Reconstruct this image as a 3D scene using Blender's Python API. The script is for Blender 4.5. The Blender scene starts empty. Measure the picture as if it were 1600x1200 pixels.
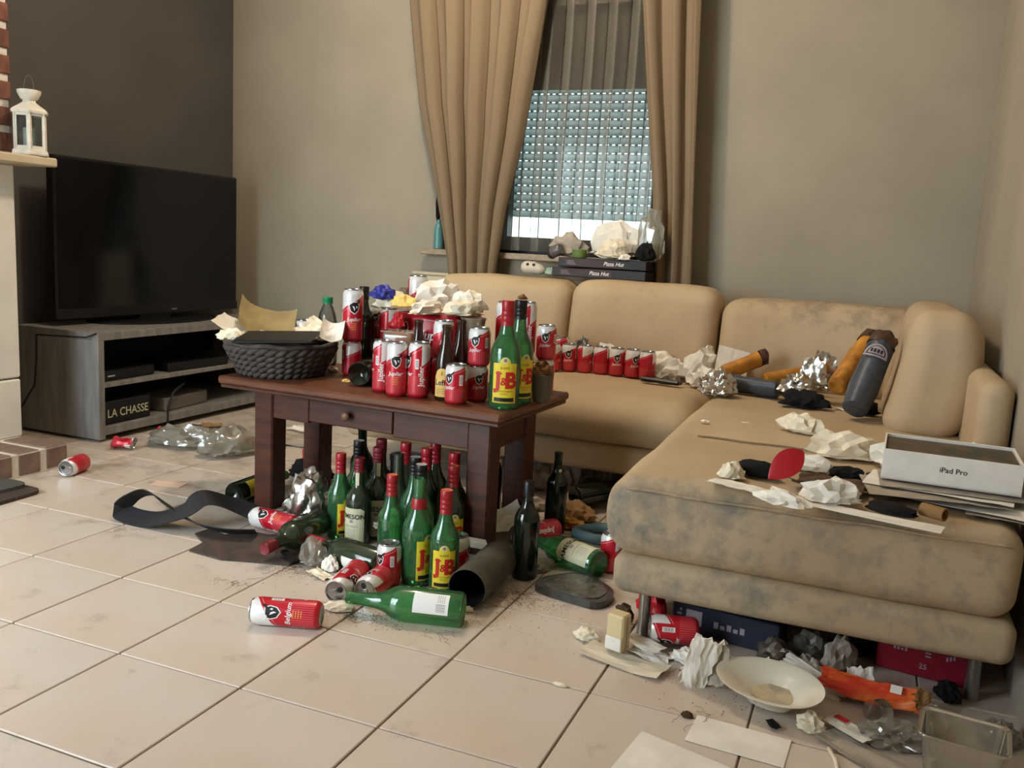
import bpy, bmesh, math, random
from mathutils import Vector, Matrix, noise
import numpy as np
PI = math.pi
S = bpy.context.scene
COL = S.collection
# ------------------------------------------------------------------ camera
FPX = 1386.0
CAM = np.array([2.4163, -2.0268, 0.9248])
_p, _r, _y = math.radians(8.877), math.radians(3.058), math.radians(111.772)
_f = np.array([math.cos(_y)*math.cos(_p), math.sin(_y)*math.cos(_p), -math.sin(_p)])
_rt = np.array([math.sin(_y), -math.cos(_y), 0.0])
_dn = np.cross(_f, _rt)
_c, _s = math.cos(_r), math.sin(_r)
R0 = np.array([[_c, -_s, 0], [_s, _c, 0], [0, 0, 1]]) @ np.stack([_rt, _dn, _f])
cd = bpy.data.cameras.new('camera')
cam = bpy.data.objects.new('camera', cd)
COL.objects.link(cam)
cd.sensor_width = 36.0
cd.lens = FPX/1600*36.0
cd.clip_start = 0.05
cam.matrix_world = Matrix(((R0[0][0], -R0[1][0], -R0[2][0], CAM[0]), (R0[0][1], -R0[1][1], -R0[2][1], CAM[1]),
                           (R0[0][2], -R0[1][2], -R0[2][2], CAM[2]), (0, 0, 0, 1)))
S.camera = cam
# ------------------------------------------------------------------ view, world, lamps
S.view_settings.view_transform = 'Standard'
S.view_settings.look = 'None'
S.view_settings.gamma = 1.0
S.view_settings.exposure = 0.12
S.view_settings.use_curve_mapping = False
S.cycles.transparent_max_bounces = 32
S.cycles.max_bounces = 10
S.cycles.diffuse_bounces = 5
S.cycles.sample_clamp_indirect = 4.0
S.cycles.caustics_reflective = False
S.cycles.caustics_refractive = False
W = bpy.data.worlds.new('world'); S.world = W; W.use_nodes = True
bg = W.node_tree.nodes['Background']
bg.inputs[0].default_value = (0.80, 0.91, 1.0, 1); bg.inputs[1].default_value = 7.5

def lamp(name, kind, loc, energy, color, size=0.2, size_y=None, target=None):
    l = bpy.data.lights.new(name, kind); l.energy = energy; l.color = color
    if kind == 'AREA':
        l.shape = 'RECTANGLE' if size_y else 'DISK'
        l.size = size
        if size_y: l.size_y = size_y
    else:
        l.shadow_soft_size = size
    o = bpy.data.objects.new(name, l); COL.objects.link(o); o.location = loc
    if target is not None:
        d = Vector(target) - Vector(loc); o.rotation_euler = d.to_track_quat('-Z', 'Y').to_euler()
    return o
# ceiling lamp over the coffee table, and daylight entering through the glass doors behind the camera
lamp('ceiling_lamp', 'POINT', (0.74, 0.80, 2.56), 60, (1.0, 0.84, 0.65), 0.07)
lamp('daylight_doors', 'AREA', (-0.20, -2.70, 1.10), 96, (0.84, 0.92, 1.0), 1.5, 2.0, (0.15, -1.2, 0.0))

# ------------------------------------------------------------------ helpers
def at(px, py, z=None, X=None, Y=None):
    v = np.array([(px-800)/FPX, (py-600)/FPX, 1.0]) @ R0
    if z is not None: t = (z-CAM[2])/v[2]
    elif X is not None: t = (X-CAM[0])/v[0]
    else: t = (Y-CAM[1])/v[1]
    return Vector(CAM + t*v)
def toward(p):            # heading from p to the viewer's side of the room
    return math.atan2(CAM[1]-p[1], CAM[0]-p[0])

class G:
    """collects polygons for one mesh"""
    def __init__(s): s.v = []; s.f = []; s.m = []
    def add(s, vs, fs, m=0):
        b = len(s.v); s.v += [tuple(x) for x in vs]; s.f += [tuple(i+b for i in q) for q in fs]; s.m += [m]*len(fs)
        return s
    def box(s, x0, x1, y0, y1, z0, z1, m=0, M=None):
        vs = [(x, y, z) for z in (z0, z1) for y in (y0, y1) for x in (x0, x1)]
        if M is not None: vs = [tuple(M @ Vector(v)) for v in vs]
        return s.add(vs, [(0, 2, 3, 1), (4, 5, 7, 6), (0, 1, 5, 4), (2, 6, 7, 3), (0, 4, 6, 2), (1, 3, 7, 5)], m)
    def cbox(s, x0, x1, y0, y1, z0, z1, c=0.004, m=0, M=None):   # box with chamfered edges
        g = bmesh.new(); bmesh.ops.create_cube(g, size=1)
        for v in g.verts: v.co = ((x0+x1)/2+v.co.x*(x1-x0), (y0+y1)/2+v.co.y*(y1-y0), (z0+z1)/2+v.co.z*(z1-z0))
        bmesh.ops.bevel(g, geom=list(g.edges), offset=c, segments=1, affect='EDGES')
        g.verts.index_update()
        vs = [v.co.copy() for v in g.verts]
        if M is not None: vs = [M @ v for v in vs]
        s.add(vs, [[v.index for v in f.verts] for f in g.faces], m); g.free(); return s
    def lathe(s, prof, n=24, m=0, cap=True, M=None):
        vs = []; fs = []
        for r, z in prof:
            for k in range(n):
                a = 2*PI*k/n; vs.append((r*math.cos(a), r*math.sin(a), z))
        for i in range(len(prof)-1):
            for k in range(n):
                k2 = (k+1) % n; fs.append((i*n+k, i*n+k2, (i+1)*n+k2, (i+1)*n+k))
        if cap:
            if prof[0][0] > 1e-5: fs.append(tuple(range(n))[::-1])
            if prof[-1][0] > 1e-5: fs.append(tuple((len(prof)-1)*n+k for k in range(n)))
        if M is not None: vs = [tuple(M @ Vector(v)) for v in vs]
        return s.add(vs, fs, m)
    def tube(s, pts, r, n=8, m=0, closed=False, flat=1.0):
        pts = [Vector(p) for p in pts]; vs = []; fs = []; N = len(pts)
        up = Vector((0, 0, 1))
        for i, p in enumerate(pts):
            t = (pts[(i+1) % N] - pts[i-1]) if closed else (pts[min(i+1, N-1)] - pts[max(i-1, 0)])
            t.normalize()
            a = t.cross(up)
            if a.length < 0.05: a = t.cross(Vector((1, 0, 0)))
            a.normalize(); b = a.cross(t)
            rr = r[i] if isinstance(r, (list, tuple)) else r
            for k in range(n):
                q = 2*PI*k/n; vs.append(p + a*math.cos(q)*rr + b*math.sin(q)*rr*flat)
        for i in range(N if closed else N-1):
            j = (i+1) % N
            for k in range(n):
                k2 = (k+1) % n; fs.append((i*n+k, i*n+k2, j*n+k2, j*n+k))
        if not closed: fs += [tuple(range(n))[::-1], tuple((N-1)*n+k for k in range(n))]
        return s.add(vs, fs, m)
    def rbox(s, x0, x1, y0, y1, z0, z1, r=0.05, k=6, fn=None, m=0):   # cushion-like rounded box
        c = Vector(((x0+x1)/2, (y0+y1)/2, (z0+z1)/2)); h = [(x1-x0)/2, (y1-y0)/2, (z1-z0)/2]
        rr = min(r, *[q*0.98 for q in h]); ax = []
        for q in h:
            inn = q-rr; e = [inn+rr*math.tan(PI/4*t/4)*1.0 for t in range(0, 5)]
            mid = list(np.linspace(-inn, inn, max(2, int(k*max(1, q/0.25)))))
            ax.append([-x for x in e[:0:-1]] + mid + e[1:])
        ids = {}; vs = []; fs = []
        def vid(i, j, l):
            key = (i, j, l)
            if key not in ids:
                p = Vector((ax[0][i], ax[1][j], ax[2][l]))
                cl = Vector([max(-(h[a]-rr), min(h[a]-rr, p[a])) for a in range(3)])
                d = p-cl
                if d.length > 1e-9: p = cl+d.normalized()*rr
                p = p+c
                if fn: p = Vector(fn(p))
                ids[key] = len(vs); vs.append(p)
            return ids[key]
        n = [len(a)-1 for a in ax]
        for i in range(n[0]):
            for j in range(n[1]):
                fs.append((vid(i, j, 0), vid(i, j+1, 0), vid(i+1, j+1, 0), vid(i+1, j, 0)))
                fs.append((vid(i, j, n[2]), vid(i+1, j, n[2]), vid(i+1, j+1, n[2]), vid(i, j+1, n[2])))
        for i in range(n[0]):
            for l in range(n[2]):
                fs.append((vid(i, 0, l), vid(i+1, 0, l), vid(i+1, 0, l+1), vid(i, 0, l+1)))
                fs.append((vid(i, n[1], l), vid(i, n[1], l+1), vid(i+1, n[1], l+1), vid(i+1, n[1], l)))
        for j in range(n[1]):
            for l in range(n[2]):
                fs.append((vid(0, j, l), vid(0, j, l+1), vid(0, j+1, l+1), vid(0, j+1, l)))
                fs.append((vid(n[0], j, l), vid(n[0], j+1, l), vid(n[0], j+1, l+1), vid(n[0], j, l+1)))
        return s.add(vs, fs, m)
    def poly(s, pts, z0, z1, m=0):       # extruded outline
        n = len(pts); vs = [(x, y, z0) for x, y in pts]+[(x, y, z1) for x, y in pts]
        return s.add(vs, [tuple(range(n))[::-1], tuple(range(n, 2*n))]+[(i, (i+1) % n, n+(i+1) % n, n+i) for i in range(n)], m)
    def mesh(s, name, mats=(), smooth=None):
        me = bpy.data.meshes.new(name); me.from_pydata([tuple(v) for v in s.v], [], s.f)
        for q in (mats if isinstance(mats, (list, tuple)) else [mats]): me.materials.append(q)
        if any(s.m): me.polygons.foreach_set('material_index', s.m)
        if smooth is not None:
            me.polygons.foreach_set('use_smooth', [True]*len(me.polygons))
            if smooth < 179:
                me.update(); me.set_sharp_from_angle(angle=math.radians(smooth))
        me.update(); return me

def link(name, me, parent=None):
    o = bpy.data.objects.new(name, me); COL.objects.link(o)
    if parent is not None: o.parent = parent
    return o
def part(name, g, mats, parent, smooth=None, label=None):
    o = link(name, g.mesh(name, mats, smooth) if isinstance(g, G) else g, parent)
    if label: o['label'] = label
    return o
def tag(o, label, cat, group=None, kind=None):
    o['label'] = label; o['category'] = cat
    if group: o['group'] = group
    if kind: o['kind'] = kind
    return o
def thing(name, label, cat, loc=(0, 0, 0), rz=0.0, group=None):
    o = bpy.data.objects.new(name, None); COL.objects.link(o); o.empty_display_size = 0.05
    o.location = loc; o.rotation_euler = (0, 0, rz)
    return tag(o, label, cat, group)
def single(name, g, mats, label, cat, loc=(0, 0, 0), rot=(0, 0, 0), smooth=None, group=None, scale=None):
    o = link(name, g.mesh(name, mats, smooth) if isinstance(g, G) else g)
    o.location = loc; o.rotation_euler = rot
    if scale: o.scale = scale
    return tag(o, label, cat, group)
def struct(name, g, mats, smooth=None):
    o = link(name, g.mesh(name, mats, smooth)); o['kind'] = 'structure'; return o

# ------------------------------------------------------------------ materials
def lin(c):
    return tuple((x/255/12.92 if x/255 <= 0.04045 else ((x/255+0.055)/1.055)**2.4) for x in c)+(1,)
_mc = {}
def mat(name, rgb, rough=0.6, metal=0.0, spec=0.4, noise_s=0, noise_a=0.0, rgb2=None, bump=0.0, bump_s=200, stretch=None, sheen=0, rnd=0.0, trans=0.0, detail=4):
    """plain principled surface; rgb in sRGB 0-255, optional second colour mixed in by noise"""
    if name in _mc: return _mc[name]
    m = bpy.data.materials.new(name); m.use_nodes = True; nt = m.node_tree; N = nt.nodes; L = nt.links
    b = N['Principled BSDF']; b.inputs['Base Color'].default_value = lin(rgb); b.inputs['Roughness'].default_value = rough
    b.inputs['Metallic'].default_value = metal; b.inputs['Specular IOR Level'].default_value = spec
    if trans: b.inputs['Transmission Weight'].default_value = trans
    tc = N.new('ShaderNodeTexCoord'); src = tc.outputs['Object']
    if stretch:
        mp = N.new('ShaderNodeMapping'); mp.inputs['Scale'].default_value = stretch; L.new(src, mp.inputs[0]); src = mp.outputs[0]
    if noise_s:
        n = N.new('ShaderNodeTexNoise'); n.inputs['Scale'].default_value = noise_s; n.inputs['Detail'].default_value = detail; L.new(src, n.inputs['Vector'])
        rp = N.new('ShaderNodeMapRange'); rp.inputs[1].default_value = 0.35; rp.inputs[2].default_value = 0.68; L.new(n.outputs[0], rp.inputs[0])
        mx = N.new('ShaderNodeMix'); mx.data_type = 'RGBA'; mx.inputs[6].default_value = lin(rgb); mx.inputs[7].default_value = lin(rgb2 or [c*(1-noise_a) for c in rgb])
        L.new(rp.outputs[0], mx.inputs[0]); L.new(mx.outputs[2], b.inputs['Base Color'])
    if rnd:
        oi = N.new('ShaderNodeObjectInfo'); hs = N.new('ShaderNodeHueSaturation')
        mr = N.new('ShaderNodeMapRange'); mr.inputs[3].default_value = 1-rnd; mr.inputs[4].default_value = 1+rnd; L.new(oi.outputs['Random'], mr.inputs[0]); L.new(mr.outputs[0], hs.inputs['Value'])
        if b.inputs['Base Color'].links: L.new(b.inputs['Base Color'].links[0].from_socket, hs.inputs['Color'])
        else: hs.inputs['Color'].default_value = lin(rgb)
        L.new(hs.outputs[0], b.inputs['Base Color'])
    if bump:
        n2 = N.new('ShaderNodeTexNoise'); n2.inputs['Scale'].default_value = bump_s; L.new(src, n2.inputs['Vector'])
        bp = N.new('ShaderNodeBump'); bp.inputs['Strength'].default_value = bump; bp.inputs['Distance'].default_value = 0.01; L.new(n2.outputs[0], bp.inputs['Height']); L.new(bp.outputs[0], b.inputs['Normal'])
    _mc[name] = m; return m

def sheet_mat(name, rgb, clear=0.5, gloss=0.08, rough=0.15, diff=0.5, facing=True, rgb_d=None, veil=0.0):
    """thin see-through wall (glass, plastic film, net): tinted transmission + soft scatter + surface gloss"""
    if name in _mc: return _mc[name]
    m = bpy.data.materials.new(name); m.use_nodes = True; nt = m.node_tree; N = nt.nodes; L = nt.links
    N.remove(N['Principled BSDF']); out = N['Material Output']
    tr = N.new('ShaderNodeBsdfTransparent'); tr.inputs[0].default_value = lin(rgb)
    if facing:     # longer way through the wall at grazing angles: deeper tint
        lw = N.new('ShaderNodeLayerWeight'); lw.inputs[0].default_value = 0.35
        mx = N.new('ShaderNodeMix'); mx.data_type = 'RGBA'; c = lin(rgb)
        mx.inputs[6].default_value = c; mx.inputs[7].default_value = tuple(x**2.6 for x in c[:3])+(1,)
        L.new(lw.outputs['Facing'], mx.inputs[0]); L.new(mx.outputs[2], tr.inputs[0])
    di = N.new('ShaderNodeBsdfDiffuse'); di.inputs[0].default_value = lin(rgb_d or rgb)
    tl = N.new('ShaderNodeBsdfTranslucent'); tl.inputs[0].default_value = lin(rgb_d or rgb)
    a = N.new('ShaderNodeMixShader'); a.inputs[0].default_value = diff; L.new(tl.outputs[0], a.inputs[1]); L.new(di.outputs[0], a.inputs[2])
    b = N.new('ShaderNodeMixShader'); b.inputs[0].default_value = 1-clear; L.new(tr.outputs[0], b.inputs[1]); L.new(a.outputs[0], b.inputs[2])
    if veil:     # woven cloth seen edge-on along a fold closes up
        lv = N.new('ShaderNodeLayerWeight'); lv.inputs[0].default_value = 0.5
        mv = N.new('ShaderNodeMath'); mv.operation = 'MULTIPLY_ADD'; mv.inputs[1].default_value = veil; mv.inputs[2].default_value = 1-clear; mv.use_clamp = True
        L.new(lv.outputs['Facing'], mv.inputs[0]); L.new(mv.outputs[0], b.inputs[0])
    gl = N.new('ShaderNodeBsdfGlossy'); gl.inputs['Roughness'].default_value = rough
    fr = N.new('ShaderNodeFresnel'); fr.inputs[0].default_value = 1.45
    mu = N.new('ShaderNodeMath'); mu.operation = 'ADD'; mu.inputs[1].default_value = gloss-0.04; L.new(fr.outputs[0], mu.inputs[0]); mu.use_clamp = True
    c3 = N.new('ShaderNodeMixShader'); L.new(mu.outputs[0], c3.inputs[0]); L.new(b.outputs[0], c3.inputs[1]); L.new(gl.outputs[0], c3.inputs[2])
    L.new(c3.outputs[0], out.inputs[0]); _mc[name] = m; return m
# ================================================================== the room
XL, XR, YB, YR, ZC = -1.07, 2.79, 2.20, -2.76, 2.78
m_wall = mat('wall_paint', (164, 155, 138), 0.85, noise_s=2.2, noise_a=0.06, bump=0.04, bump_s=120)
m_dark = mat('wall_paint_dark', (84, 80, 77), 0.8, noise_s=3, noise_a=0.07)
m_ceil = mat('ceiling_paint', (228, 222, 210), 0.9)
m_white = mat('white_paint', (226, 222, 212), 0.55, noise_s=9, noise_a=0.04)
m_grout = mat('grout', (112, 94, 76), 0.9, noise_s=14, noise_a=0.25)
TS, TY = 0.325, 0.3230
g = G().box(XL-.1, XR+.1, YR-.1, YB+.1, -0.06, -0.0035); fl = struct('floor', g, m_grout)
def tile_material():
    m = mat('floor_tile', (205, 195, 184), 0.32, spec=0.5, noise_s=2.6, rgb2=(202, 185, 169), rnd=0.035, bump=0.03, bump_s=60)
    nt = m.node_tree; N = nt.nodes; L = nt.links; b = N['Principled BSDF']
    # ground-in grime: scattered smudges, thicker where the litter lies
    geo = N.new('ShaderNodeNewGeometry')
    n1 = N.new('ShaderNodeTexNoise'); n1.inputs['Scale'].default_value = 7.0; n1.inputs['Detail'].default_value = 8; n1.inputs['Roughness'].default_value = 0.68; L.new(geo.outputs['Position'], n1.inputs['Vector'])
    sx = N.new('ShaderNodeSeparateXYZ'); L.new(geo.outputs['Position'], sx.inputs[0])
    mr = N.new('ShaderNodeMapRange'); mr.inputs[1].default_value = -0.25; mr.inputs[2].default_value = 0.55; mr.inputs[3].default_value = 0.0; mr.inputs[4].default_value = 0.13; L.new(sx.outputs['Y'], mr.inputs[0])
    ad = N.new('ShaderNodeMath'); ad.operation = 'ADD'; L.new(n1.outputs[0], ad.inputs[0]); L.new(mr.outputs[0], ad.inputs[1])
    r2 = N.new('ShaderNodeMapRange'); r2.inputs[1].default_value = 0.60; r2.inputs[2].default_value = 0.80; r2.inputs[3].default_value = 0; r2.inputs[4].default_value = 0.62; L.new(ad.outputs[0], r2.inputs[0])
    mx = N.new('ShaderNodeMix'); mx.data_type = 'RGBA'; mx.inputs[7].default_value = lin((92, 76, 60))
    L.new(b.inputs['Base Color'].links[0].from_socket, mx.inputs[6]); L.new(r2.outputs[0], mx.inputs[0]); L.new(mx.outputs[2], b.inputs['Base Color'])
    return m
m_tile = tile_material()
g = G().cbox(-TS/2+.0022, TS/2-.0022, -TY/2+.0022, TY/2-.0022, -0.012, 0.0, 0.0018); me_tile = g.mesh('tile', m_tile)
rnd = random.Random(4)
for i in range(-4, 9):
    for j in range(-12, 7):
        x, y = (i+.5)*TS, (j+.5)*TY
        if x+TS/2 < XL or x-TS/2 > XR+.05 or y-TY/2 > YB+.05: continue
        o = link('tile', me_tile, fl); o.location = (x, y, rnd.uniform(-.0006, .0004)); o.rotation_euler = (rnd.uniform(-1, 1)*.0012, rnd.uniform(-1, 1)*.0012, 0)
struct('ceiling', G().box(XL-.1, XR+.1, YR-.1, YB+.1, ZC, ZC+.1), m_ceil)
struct('wall_left', G().box(XL-.15, XL, YR-.1, YB+.15, -.05, ZC+.05), m_dark)
struct('wall_right', G().box(XR, XR+.15, YR-.1, YB+.15, -.05, ZC+.05), m_wall)
WX0, WX1, WZ0, WZ1 = 0.56, 1.42, 0.885, 2.075
g = G().box(XL, WX0, YB, YB+.24, -.05, ZC+.05).box(WX1, XR, YB, YB+.24, -.05, ZC+.05).box(WX0, WX1, YB, YB+.24, -.05, WZ0-.03).box(WX0, WX1, YB, YB+.24, WZ1, ZC+.05)
struct('wall_back', g, m_wall)
DX0, DX1 = -0.98, 0.58
struct('wall_rear', G().box(XL, DX0, YR-.15, YR, -.05, ZC+.05).box(DX1, XR, YR-.15, YR, -.05, ZC+.05).box(DX0, DX1, YR-.15, YR, 2.15, ZC+.05), m_wall)
# glass doors behind the viewer
m_frame_w = mat('window_plastic', (225, 225, 222), 0.4)
m_pane = sheet_mat('window_glass', (236, 242, 240), clear=0.97, gloss=0.05, rough=0.02, facing=False)
DM = (DX0+DX1)/2
dr = struct('door_1', G().box(DX0, DX0+.06, YR-.10, YR-.03, 0, 2.15).box(DX1-.06, DX1, YR-.10, YR-.03, 0, 2.15).box(DX0+.06, DX1-.06, YR-.10, YR-.03, 2.09, 2.15).box(DX0+.06, DX1-.06, YR-.10, YR-.03, 0, .08).box(DM-.04, DM+.04, YR-.10, YR-.03, .08, 2.09), m_frame_w)
part('pane', G().box(DX0+.06, DM-.04, YR-.07, YR-.064, .08, 2.09), m_pane, dr)
part('pane', G().box(DM+.04, DX1-.06, YR-.07, YR-.064, .08, 2.09), m_pane, dr)
# ------------------------------------------------------------------ window, shutter, outside
m_frame_d = mat('window_frame_dark', (38, 34, 36), 0.45)
m_sill = mat('sill_stone', (168, 150, 126), 0.5, noise_s=40, noise_a=0.15)
wf = struct('window_1', G().box(WX0, WX0+.055, YB+.10, YB+.17, WZ0, WZ1).box(WX1-.055, WX1, YB+.10, YB+.17, WZ0, WZ1).box(WX0+.055, WX1-.055, YB+.10, YB+.17, WZ0, WZ0+.085).box(WX0+.055, WX1-.055, YB+.10, YB+.17, WZ1-.06, WZ1), m_frame_d)
part('pane', G().box(WX0+.055, WX1-.055, YB+.13, YB+.135, WZ0+.085, WZ1-.06), m_pane, wf)
part('upper_panel', G().cbox(WX0+.055, WX1-.055, YB+.085, YB+.10, 1.70, WZ1, .002), mat('panel_taupe', (128, 118, 106), .7), wf)
part('window_sill', G().cbox(0.20, WX1+.2, YB-.075, YB+.10, WZ0-.03, WZ0, .004), m_sill, wf)
m_slat = sheet_mat('shutter_plastic', (182, 188, 192), clear=0.0, gloss=0.05, rough=0.4, diff=0.45, facing=False, rgb_d=(140, 148, 150))
sh = thing('roller_shutter', 'pale grey roller shutter with rows of light slits outside the window', 'shutter', (0.99, YB+.225, WZ0))
zs = 1.075; k = 0
while zs < WZ1+.02:
    gap = 0.0045 if zs < 1.69 else 0.0
    hs_ = .0415-gap; pf = [(-.004+.010*math.sin(PI*t), hs_*t) for t in np.linspace(0, 1, 7)]
    gg = G().add([(x, y, z) for y, z in pf for x in (-.43, .43)], [(2*i, 2*i+1, 2*i+3, 2*i+2) for i in range(6)])
    if gap:
        for q in range(26): gg.box(-.43+q*.0335, -.43+q*.0335+.0165, -.003, .003, .0415-gap-.001, .0425)
    o = part('slat', gg, m_slat, sh); o.location = (0, 0, zs-WZ0); zs += .042; k += 1
part('guide_rail', G().box(-.45, -.425, -.02, .02, 0, 1.25), m_frame_w, sh); part('guide_rail', G().box(.425, .45, -.02, .02, 0, 1.25), m_frame_w, sh)
struct('ground', G().box(-8, 9, YB+.5, 18, -.3, -.2), mat('lawn', (96, 140, 84), 0.9, noise_s=6, noise_a=.3))
# ------------------------------------------------------------------ curtains
def drape(xl, xr, z0, z1, y, folds, amp, nx=120, nz=26, ph=0.0, edge=None, sharp=0.7):
    vs = []; fs = []
    for j in range(nz+1):
        z = z0+(z1-z0)*j/nz
        a, b = xl(z), xr(z); w = b-a
        for i in range(nx+1):
            u = i/nx
            q = u*folds*2*PI+ph+0.5*math.sin(3*u+ph)+0.35*noise.noise((u*4, z*1.3, ph))*2
            s_ = math.sin(q); s_ = math.copysign(abs(s_)**sharp, s_)
            d = amp*s_*(0.75+0.5*noise.noise((u*6, z*.8, ph+7)))
            vs.append((a+w*u+0.012*math.sin(q*2+1)*min(1, w*2), y+d, z))
    for j in range(nz):
        for i in range(nx):
            p = j*(nx+1)+i; fs.append((p, p+1, p+nx+2, p+nx+1))
    return G().add(vs, fs)
def interp(tab):
    return lambda z: float(np.interp(z, [t[0] for t in tab], [t[1] for t in tab]))
m_drape = mat('drape_cloth', (134, 116, 93), 0.85, spec=0.15, noise_s=300, noise_a=0.05, bump=0.05, bump_s=500)
def solid(o, t=0.003):
    md = o.modifiers.new('thickness', 'SOLIDIFY'); md.thickness = t; md.offset = 0; return o
c1 = solid(single('curtain', drape(interp([(.3, .44), (.8, .40), (1.17, .315), (1.6, .20), (2.1, .125), (2.5, .09)]), interp([(.3, .62), (.8, .66), (1.1, .695), (1.45, .765), (2.1, .855), (2.5, .89)]), .25, 2.45, 2.050, 5.0, .036, ph=.6, sharp=.55), m_drape, 'beige gathered curtain swept to the left of the window', 'curtain', smooth=180))
c2 = solid(single('curtain', drape(interp([(.3, 1.47), (.8, 1.455), (1.2, 1.425), (2.05, 1.31), (2.5, 1.27)]), interp([(.3, 1.64), (.8, 1.645), (2.05, 1.585), (2.5, 1.56)]), .25, 2.45, 2.06, 2.6, .034, nx=70, ph=2.4), m_drape, 'narrow beige curtain hanging straight at the right of the window', 'curtain', smooth=180))
m_net = sheet_mat('net_cloth', (214, 214, 212), clear=0.72, gloss=0.0, rough=0.9, diff=0.6, facing=False, rgb_d=(150, 142, 130), veil=1.0)
single('net_curtain', drape(lambda z: .60, lambda z: 1.44, .90, 2.45, 2.150, 8, .021, nx=150, ph=1.1, sharp=.8), m_net, 'thin grey net curtain hanging in front of the shutter', 'curtain', smooth=180)
cp = thing('curtain_rail', 'white curtain rail above the window holding the drapes', 'rail', (0.85, 2.10, 2.44))
part('rail', G().cbox(-.85, .85, -.05, .07, 0, .03, .004), m_white, cp); part('rail_bracket', G().box(-.6, -.57, .06, .10, -.01, .04), m_white, cp); part('rail_bracket', G().box(.57, .6, .06, .10, -.01, .04), m_white, cp)
# ------------------------------------------------------------------ radiator behind the sofa
ra = thing('radiator', 'cream panel radiator behind the sofa under the left curtain', 'radiator', (0.75, 2.125, 0.16))
m_rad = mat('radiator_enamel', (206, 194, 166), 0.4, noise_s=12, noise_a=.06)
gg = G().cbox(-.58, .58, -.02, .03, 0, .59, .006)
part('panel', gg, m_rad, ra)
for q in range(15): part('rib', G().cbox(-.55+q*.075, -.50+q*.075, -.027, -.019, .03, .555, .004), m_rad, ra)
part('top_grille', G().cbox(-.58, .58, -.025, .06, .59, .605, .003), m_rad, ra)
part('valve', G().lathe([(.012, 0), (.012, .03), (.024, .035), (.026, .075), (.02, .08)], 14, M=Matrix.Translation((-.575, 0, .49)) @ Matrix.Rotation(-PI/2, 4, 'Y')), mat('valve_grey', (120, 108, 92), .5), ra, smooth=40)
part('pipe', G().tube([(-.60, 0, .49), (-.61, 0, .4), (-.61, 0, -.155)], .008, 8), m_rad, ra, smooth=60)
# ------------------------------------------------------------------ fireplace at the left
m_brick = mat('brick_clay', (112, 92, 82), 0.85, noise_s=18, rgb2=(134, 112, 98), rnd=.10, bump=.35, bump_s=90)
m_brickr = mat('brick_red', (122, 78, 62), 0.85, noise_s=22, rgb2=(92, 58, 48), rnd=.14, bump=.35, bump_s=90)
m_mortar = mat('mortar_white', (222, 214, 202), 0.9, noise_s=30, noise_a=.1)
fp = thing('fireplace', 'white fireplace with brick chimney and brick hearth at the left edge', 'fireplace', (-.85, -.1, 0))
def inroot(o, root): o.location = tuple(-c for c in root.location); return o
def pw(name, g, m, root, smooth=None, label=None): return inroot(part(name, g, m, root, smooth, label), root)
FY = 0.42
pw('surround', G().cbox(XL+.002, -.615, -.9, FY, .318, 1.125, .006).cbox(XL+.002, -.615, -.9, FY, .085, .312, .006), m_white, fp)
pw('mantel_shelf', G().cbox(XL+.002, -.50, -1.0, FY+.095, 1.125, 1.158, .005), mat('mantel_wood', (206, 190, 160), .5, noise_s=6, noise_a=.1), fp)
pw('chimney_mortar', G().box(XL+.002, -.626, -.9, FY-.006, 1.158, ZC-.01), m_mortar, fp)
br1 = G().cbox(-.105, .105, -.105, .105, 0, .068, .004)
me_b = G().cbox(-.012, .012, -.10, .10, 0, .066, .004).mesh('brick', m_brickr)
me_bh = G().cbox(-.012, .012, -.046, .046, 0, .066, .004).mesh('brick', m_brickr)
zz = 1.172; row = 0
while zz+.07 < ZC:
    y = FY; q = 0
    while y > -.55:
        half = (row % 2 and q == 0); L_ = .092 if half else .20
        o = link('brick', me_bh if half else me_b, fp); o.location = (-.629-fp.location.x, y-L_/2-fp.location.y, zz); y -= L_+.016; q += 1
    zz += .092; row += 1
pw('hearth_mortar', G().box(XL+.002, -.3725, -.9, FY-.012, 0, .0850), m_mortar, fp)
me_h = G().cbox(-.115, .115, -.051, .051, 0, .087, .008).mesh('brick', m_brick)
y = FY-.005
for q in range(10):
    o = link('brick', me_h, fp); o.location = (-.485-fp.location.x, y-.051-fp.location.y, rnd.uniform(-.001, .002)+.001); o.rotation_euler = (0, 0, rnd.uniform(-.02, .02)); y -= .117
# lantern on the mantel
lt = thing('lantern', 'small white metal lantern with glass sides standing on the mantel', 'lantern', tuple(at(45, 251, z=1.158)), .3)
lp_ = at(45, 252, X=-.565); lt.location = (-.565, lp_.y, 1.158)
m_lan = mat('lantern_enamel', (222, 214, 198), .5, noise_s=30, noise_a=.1)
part('base', G().lathe([(.066, 0), (.069, .006), (.066, .018), (.056, .024)], 6), m_lan, lt)
for q in range(6):
    a = q*PI/3; part('post', G().cbox(-.005, .005, -.005, .005, .02, .155, .001, M=Matrix.Translation((.055*math.cos(a), .055*math.sin(a), 0)) @ Matrix.Rotation(a, 4, 'Z')), m_lan, lt)
    a2 = a+PI/6; r_ = .055*math.cos(PI/6)
    Mq = Matrix.Rotation(a2, 4, 'Z') @ Matrix.Translation((r_, 0, 0))
    pn = part('pane', G().box(-.001, .001, -.026, .026, .024, .150, M=Mq), m_pane, lt)
    part('pane_frame', G().box(-.003, .003, -.026, .026, .022, .034, M=Mq).box(-.003, .003, -.026, .026, .142, .154, M=Mq).box(-.003, .003, -.026, -.019, .03, .146, M=Mq).box(-.003, .003, .019, .026, .03, .146, M=Mq), m_lan, pn)
part('candle', G().lathe([(.025, .022), (.025, .10), (.02, .102)], 16), mat('candle_wax', (205, 205, 190), .5), lt, smooth=40)
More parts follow.
